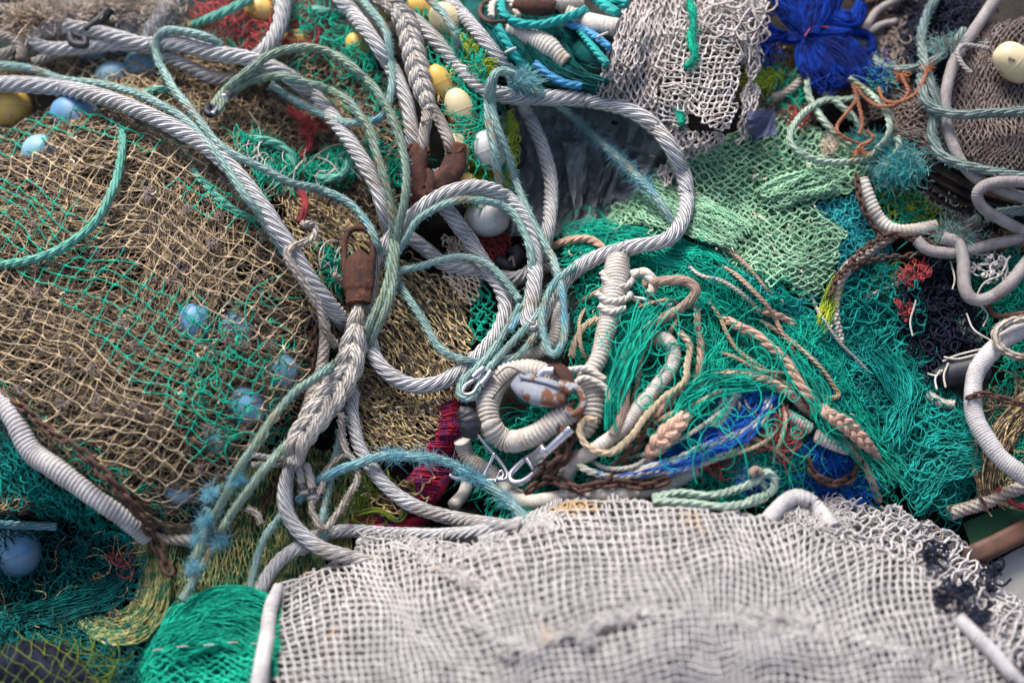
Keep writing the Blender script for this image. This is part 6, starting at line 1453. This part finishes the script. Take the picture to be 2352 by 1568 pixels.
# painted block shackle
root = thing('chain_shackle', 'blue grey painted rusty shackle block in the middle of the coil', 'shackle', (1245, 900), 90)
tube_part([(1186, 876), (1208, 886), (1240, 898), (1275, 905), (1300, 902)], 30, 'painted', 128, 'block', root, .62, rend=[20, 32, 34, 34, 30, 22], nseg=32, prof=lambda th, s, a: (np.abs(np.cos(th)) ** 3.2 + np.abs(np.sin(th)) ** 3.2) ** (-1 / 3.2) * 1.0 + .0 * s)
tube_part([(1194, 864), (1230, 872), (1268, 882), (1296, 890)], 5, 'painted', 152, 'block_rib', root, .8)
tube_part([(1258, 842), (1280, 846), (1300, 862), (1312, 886)], 14, 'rust', 124, 'side_plate', root, .4, rend=[8, 16, 16, 8])
tube_part([(1236, 868), (1250, 852), (1272, 850)], 9, 'steel', 138, 'side_plate', root, .5)
P, _ = path3([(1302, 886), (1322, 890), (1336, 905), (1340, 925), (1330, 944), (1314, 950), (1302, 940)], 128, 2, 0)
g = Geo(); sweep(g, P, 9 * unit(P), None, 0, 18); g.build('eye_ring', M['painted'], root)
tube_part([(1284, 884), (1300, 888), (1312, 900)], 14, 'painted', 132, 'lug', root, .8)
# chains
chain([(1312, 925), (1296, 960), (1288, 1000), (1292, 1035), (1275, 1058), (1240, 1080), (1208, 1112)], 44, 106, 'rusty chain hanging from the painted shackle past the swivel', name='rusty_chain')
chain([(1212, 1128), (1250, 1104), (1290, 1108), (1330, 1122), (1380, 1112), (1420, 1108), (1480, 1116), (1540, 1100)], 40, 96, 'rusty chain lying along the top of the white net', name='rusty_chain')
chain([(1330, 950), (1322, 985), (1306, 1030), (1280, 1070), (1250, 1100)], 42, 90, 'second rusty chain strand beside the swivel', name='rusty_chain')
chain([(1568, 900), (1540, 940), (1510, 968), (1480, 1000), (1450, 1030), (1430, 1060), (1400, 1090), (1385, 1115)], 42, 88, 'rusty chain running beside the cream laid rope', name='rusty_chain')
chain([(1700, 790), (1720, 850), (1730, 880)], 30, 40, 'dark chain glimpsed in the emerald net', name='rusty_chain')
chain([(1850, 1050), (1870, 1085), (1910, 1108), (1955, 1095), (1975, 1050), (1965, 1020)], 36, 62, 'rusty chain half buried in the blue netting heap', name='rusty_chain')
chain([(165, 1015), (210, 1060), (260, 1110), (300, 1155), (330, 1190), (350, 1230), (372, 1280), (392, 1318)], 40, 92, 'rusty chain along the white bound rope at lower left', name='rusty_chain')
chain([(-20, 880), (20, 920), (60, 940), (110, 985), (165, 1020)], 30, 60, 'dark rusty chain below the left rim of the tan bag', name='rusty_chain')
chain([(1968, 402), (1975, 450), (1990, 495), (2012, 530), (2040, 555)], 24, 70, 'small dark chain beside the dirty white hose', name='rusty_chain')
chain([(2150, 560), (2090, 545), (2040, 542), (1990, 570), (1945, 610), (1920, 640), (1905, 680)], 24, 66, 'small dark chain crossing the dirty white hose', name='rusty_chain')
chain([(2140, 570), (2080, 590), (2030, 590), (1990, 600), (1960, 620)], 22, 60, 'second small dark chain below the hose bend', name='rusty_chain')
chain([(2225, 912), (2260, 905), (2300, 915), (2350, 930), (2400, 935)], 24, 122, 'small rusty chain across the thick white bound hose', name='rusty_chain')
chain([(735, 680), (720, 780), (712, 850), (690, 1000), (670, 1080)], 28, 22, 'dark chain in the shadow left of the long splice', name='rusty_chain')
chain([(640, 1080), (620, 1130), (600, 1180), (570, 1210)], 30, 40, 'dark chain under the two slanting teal ropes', name='rusty_chain')
chain([(1765, 10), (1790, 30), (1800, 10), (1775, -10), (1810, -20)], 26, 46, 'brown chain pile left of the blue bundle', name='rusty_chain')
chain([(1960, -10), (1990, 10), (2010, -10), (2020, 20), (1990, 30)], 26, 46, 'brown chain pile right of the blue bundle', name='rusty_chain')
# steel triangle snap and swivel
root = thing('wire_triangle', 'shiny steel triangular snap link beside the coil', 'snap link', (1120, 1060), 80)
tube_part([(1088, 988), (1115, 1020), (1145, 1055), (1163, 1082), (1163, 1098), (1148, 1102), (1115, 1102), (1050, 1098), (1032, 1090)], 4.6, 'steel', 112, 'frame', root, step=2)
tube_part([(1136, 1040), (1124, 1066), (1110, 1094)], 4, 'steel', 114, 'cross_bar', root)
tube_part([(1136, 1108), (1150, 1080), (1156, 1092), (1140, 1100)], 2, 'steel', 118, 'wire_tie', root)
root = thing('swivel_shackle', 'polished steel swivel shackle lying under the coil', 'shackle', (1240, 1050), 80)
tube_part([(1306, 990), (1285, 1010), (1258, 1036)], 10.5, 'steel', 116, 'bolt_shaft', root)
tube_part([(1312, 984), (1300, 996)], 12, 'steel', 116, 'bolt_head', root)
tube_part([(1256, 1030), (1240, 1046), (1228, 1054)], 18, 'steel', 112, 'swivel_body', root, .85)
tube_part([(1236, 1038), (1206, 1056), (1178, 1082), (1172, 1098), (1182, 1108), (1204, 1104), (1232, 1082), (1250, 1058)], 8, 'steel', 110, 'jaw', root, step=2)
tube_part([(1210, 1052), (1222, 1070), (1226, 1078)], 6, 'steel', 118, 'lug', root)
tube_part([(1448, 682), (1490, 690), (1528, 702), (1545, 700)], 5, 'steel', 70, 'x', thing('steel_pin', 'thin steel pin beside the top of the upright white rope', 'pin', (1490, 690), 60)).name = 'pin_shaft'
# rusty block at the top
root = thing('iron_block', 'rusty iron block at the top above the aqua rope', 'weight', (1230, 15), 90)
tube_part([(1184, 8), (1200, 12), (1260, 16), (1274, 18)], 24, 'rust', 128, 'block_body', root, .8, rend=[15, 24, 25, 18], nseg=8)
tube_part([(1128, 0), (1106, 12), (1104, 35), (1125, 50), (1160, 50)], 5, 'chain_rust', 118, 'hook_ring', root)
# rusty hook bar at far right
tube_part([(2270, 690), (2275, 715), (2300, 726), (2380, 715)], 7, 'chain_rust', 60, 'bar', thing('iron_hook', 'dark iron hook bar under the U of lilac hose', 'hook', (2290, 710), 40))
# black roller
root = thing('float_roller', 'black rubber roller lashed with white cord', 'roller', (2200, 860), 40)
tube_part([(2152, 868), (2160, 864), (2240, 846), (2262, 840)], 30, 'black_tape', 56, 'roller_body', root, rend=[18, 28, 30, 30, 30], nseg=32)
for q in ([(2168, 820), (2200, 824), (2250, 812)], [(2152, 895), (2148, 870), (2160, 850)], [(2172, 890), (2168, 862), (2178, 834)], [(2130, 858), (2150, 862), (2165, 850)], [(2230, 835), (2226, 850), (2235, 870)]):
    tube_part(q, 2.4, 'white_rope', 90, 'lashing', root)
tube_part([(2165, 830), (2200, 815), (2260, 800)], 2.4, 'white_rope', 86, 'lashing', root)
# black lumps/tapes
rope([(195, 68), (225, 48), (252, 22)], 11, 'black_tape', 106, 'black_tie', 'black fabric tie sticking up above the grey rope pair', 'tie', None, 0, rend=[7, 11, 12])
rope([(160, 78), (168, 100), (195, 104), (196, 88)], 9, 'black_tape', 122, 'black_tie', 'black fabric tie wound round the grey rope pair', 'tie', None, 0)
rope([(210, 110), (250, 118), (290, 122)], 8, 'black_tape', 60, 'black_tie', 'black cloth strip under the lower grey rope', 'tie', None, 0)
g = Geo(); P, _ = path3([(1056, 940), (1070, 955), (1078, 975), (1078, 1000)], 112, 2); sweep(g, P, np.interp(np.linspace(0, 1, len(P)), [0, .3, .7, 1], [14, 22, 24, 18]) * unit(P), lambda th, s, a: 1 + .15 * vnoise(th * 1.5, s * 5, 12), 0, 32, .8)
g.build('tape_wrap', M['black_tape'], None, 'black tape lump left of the coiled white rope', 'tape')
rope([(1140, 600), (1170, 610), (1190, 590), (1180, 570)], 16, 'black_tape', 20, 'black_hose', 'black ribbed hose piece under the magenta net', 'hose', None, 0)
rope([(1168, 600), (1176, 590), (1182, 612)], 3, 'wool', 46, 'tie', 'white tie on the black ribbed hose', 'cord', None, 0)
# dark steel cables
for k in range(13):
    o_ = k * 7.5
    rope([(2128 - o_ * .35 + 6, 372 + o_ * .55), (2180 - o_ * .2, 392 + o_ * .9), (2250, 432 + o_ * .75), (2380, 470 + o_ * .5)], 4.6, 'dark_cable', 24 + (k % 3) * 9, 'steel_cable', 'greasy dark steel cable, one of the sheaf under the lilac hose', 'cable', 'sheaf of greasy steel cables', 6, .2, 7, step=3, wob=2)
# ============================================================ plastic sheet
def plastic():
    m, t, ns, lk, b = nodes_of('crumpled_dark_plastic')
    c = mixc(t, ramp(t, noise(t, 7, 5), .4, .65), (.14, .16, .17), (.34, .35, .34))
    c = mixc(t, ramp(t, noise(t, 5, 5, .7), .60, .75), c, (.16, .09, .04))
    lk.new(c, b.inputs['Base Color']); b.inputs['Roughness'].default_value = .22; b.inputs['Specular IOR Level'].default_value = .7
    n_ = N(t, 'ShaderNodeTexNoise'); tc = N(t, 'ShaderNodeTexCoord'); mp = N(t, 'ShaderNodeMapping'); mp.inputs['Scale'].default_value = (26, 9, 9); mp.inputs['Rotation'].default_value = (0, 0, .5)
    lk.new(tc.outputs['Object'], mp.inputs[0]); lk.new(mp.outputs[0], n_.inputs['Vector']); n_.inputs['Scale'].default_value = 1; n_.inputs['Detail'].default_value = 6; n_.inputs['Distortion'].default_value = 1.5
    bp = N(t, 'ShaderNodeBump'); bp.inputs['Strength'].default_value = .35; bp.inputs['Distance'].default_value = .01; lk.new(n_.outputs['Fac'], bp.inputs['Height']); lk.new(bp.outputs[0], b.inputs['Normal'])
    X, Y = np.meshgrid(np.arange(1150, 1580, 3.), np.arange(230, 545, 3.))
    def rd(sx, sy, s): return np.abs(vnoise(X / sx + .4 * Y / sx, Y / sy - .2 * X / sy, s))
    h = H(np.stack([X, Y], -1)) + 46 - 60 * rd(95, 150, 40) - 42 * rd(38, 70, 41) - 22 * rd(20, 34, 42) - 9 * rd(9, 15, 43)
    P = world(np.stack([X, Y], -1), h); n, k = X.shape; idx = np.arange(n * k).reshape(n, k)
    Q = np.stack([idx[:-1, :-1], idx[1:, :-1], idx[1:, 1:], idx[:-1, 1:]], -1)
    # thickness: same sheet 2 mm lower
    g = Geo(); g.add(P, Q); g.add(P - NRM * .002, Q[..., ::-1])
    g.build('plastic_sheet', m, None, 'crumpled dark shiny plastic sheet in the hollow at upper centre', 'plastic sheet')
plastic()
M['pale_plastic'] = solid('pale_plastic_film', (.30, .33, .33), (.20, .22, .22), 10, .25, bump=.35, patch=(.26, .17, .09), plo=.6, phi=.72, pscale=8, bscale=30, dist=.006)
cloth([(1292, 330), (1348, 322), (1345, 440), (1322, 505)], 26, M['pale_plastic'], 'plastic_flap', 'pale torn flap hanging on the dark plastic sheet, left one', 'plastic sheet', 34, 40, 6, 30)
cloth([(1385, 350), (1425, 340), (1395, 430), (1362, 508)], 22, M['pale_plastic'], 'plastic_flap', 'pale torn flap hanging on the dark plastic sheet, right one', 'plastic sheet', 34, 40, 8, 30)
# blue-grey rag
M['slate'] = solid('slate_blue_fabric', (.035, .045, .10), (.05, .06, .13), 9, .7, bump=.5)
cloth([(1712, 258), (1781, 246), (1784, 308), (1726, 322)], 96, M['slate'], 'fabric_patch', 'square slate blue fabric patch on the mint net', 'fabric')
# ============================================================ boat corner lower right
M['wood'] = solid('weathered_brown_wood', (.12, .05, .03), (.06, .03, .02), 14, .6, bump=.6, bscale=40)
M['gpaint'] = solid('green_paint', (.02, .16, .06), (.03, .10, .05), 8, .55, patch=(.06, .04, .03), plo=.5, phi=.58, pscale=9, bump=.4)
M['wpaint'] = solid('white_boat_paint', (.36, .36, .32), (.28, .28, .25), 5, .45, patch=(.18, .07, .03), plo=.62, phi=.68, pscale=14, bump=.3)
def boat():
    g = Geo()
    P = world(np.array([(2200, 1290), (2280, 1255), (2360, 1215), (2440, 1170)], float), H(np.array([(2200, 1290.), (2280, 1255), (2360, 1215), (2440, 1170)])) * 0 - 20)
    sweep(g, P, 24 * unit(P), lambda th, s, a: (np.abs(np.cos(th)) ** 4 + np.abs(np.sin(th)) ** 4) ** -.25, 0, 32)
    root = thing('boat_rail', 'brown wooden boat rail beside the white net at lower right', 'boat rail', (2300, 1250), -40)
    g.build('rail', M['wood'], root)
    slab([(2210, 1200), (2330, 1150), (2440, 1110), (2440, 1180), (2330, 1240), (2240, 1280)], -70, 30, M['gpaint'], 'deck_board', label='green painted boat board in the dark corner at right', cat='board')
    slab([(2250, 1310), (2330, 1262), (2450, 1200), (2460, 1420), (2380, 1480), (2300, 1400)], -60, 30, M['wpaint'], 'hull_panel', label='off white boat panel below the brown rail', cat='panel')
boat()

# strands of blue and peach in the centre tangle
for q, mt, l in (([(1640, 600), (1700, 640), (1760, 700), (1800, 770), (1850, 850)], 'salmon_rope', 'thin peach cord slanting through the green tangle from the grey rope bend'),
                 ([(1320, 700), (1400, 660), (1460, 690), (1500, 730)], 'cream_rope', 'thin cream cord passing behind the upright white rope'),
                 ([(1660, 960), (1720, 1000), (1790, 1040), (1850, 1100)], 'cream_rope', 'thin cream cord sinking into the blue netting heap'),
                 ([(1570, 690), (1540, 760), (1480, 800), (1460, 900), (1440, 960)], 'cream_rope', 'thin cream cord beside the smooth beige rope')):
    rope([(q[0][0], q[0][1], 20)] + q[1:-1] + [(q[-1][0], q[-1][1], 20)], 5.5, mt, 74, 'thin_rope', l, 'rope', None, 3, .2, 8)
g = Geo()
sheet(g, [[(1400, 1085), (1520, 1055), (1620, 1015), (1700, 960), (1750, 890)], [(1440, 1105), (1560, 1080), (1660, 1040), (1740, 985), (1775, 900)]], 24, 1.5, 108, 8, K=20, wob=16, seed=601, sub=(.3, .9))
g.build('net_strands', [T['azure']], None, 'thin blue strands wound over the sweeping white ropes', 'netting')

for q, mt, rr_, hh_, l in (
    ([(1560, 585), (1610, 625), (1665, 650), (1720, 690), (1760, 740)], 'blue_white', 5, 70, 'thin white and blue cord starting below the grey rope bend'),
    ([(1600, 640), (1650, 720), (1690, 800), (1760, 850), (1830, 900), (1880, 960)], 'cream_rope', 5, 66, 'long cream cord through the green tangle left of the salmon rope'),
    ([(1620, 800), (1680, 820), (1750, 850), (1830, 860), (1900, 900)], 'salmon_rope', 5, 84, 'thin pink cord just above the arching salmon rope'),
    ([(1460, 1010), (1520, 960), (1580, 930), (1660, 900), (1740, 900)], 'cream_rope', 6, 100, 'cream cord laid along the underside of the salmon arch'),
    ([(1420, 1060), (1500, 1040), (1580, 1000), (1650, 950), (1690, 900)], 'blue_white', 6, 104, 'blue flecked cord across the thick white rope stub'),
    ([(1500, 1075), (1590, 1062), (1680, 1040), (1760, 1010), (1800, 960)], 'cream_rope', 5, 96, 'cream cord under the lower white sweeping rope'),
    ([(1780, 900), (1800, 960), (1790, 1020), (1760, 1080)], 'salmon_rope', 5.5, 82, 'pink cord hanging among the crimson shreds'),
    ([(1740, 930), (1765, 990), (1750, 1060)], 'cream_rope', 5, 82, 'short cream cord left of the crimson shreds'),
    ([(1350, 700), (1330, 740), (1340, 800), (1370, 840)], 'cream_rope', 5, 74, 'cream cord bowed left of the upright white rope'),
    ([(1440, 720), (1480, 700), (1540, 690), (1570, 720)], 'salmon_rope', 4.5, 96, 'thin pink cord over the top of the emerald hank'),
    ([(1850, 640), (1880, 720), (1930, 790), (1990, 850), (2000, 920)], 'blue_white', 4.5, 54, 'faint pale cord running down between emerald and teal nets'),
    ([(1640, 560), (1700, 600), (1760, 660), (1830, 700)], 'salmon_rope', 4.5, 50, 'thin pink cord along the lower rim of the mint net')):
    q = [(q[0][0], q[0][1], 10)] + q[1:-1] + [(q[-1][0], q[-1][1], 10)]
    rope(q, rr_, mt, hh_, 'loose_rope', l, 'rope', 'thin cords woven through the emerald net', 3, .2, 8, wob=6, step=2.4)
g = Geo()
tangle(g, [(1400, 700), (1640, 680), (1880, 900), (1940, 1050), (1500, 1060)], 80, 1.4, 116, 10, 170, .4, 16, 0, 615)
g.build('net_strands', [T['emerald']], None, 'stray emerald strands lying over the cream and salmon ropes', 'netting')
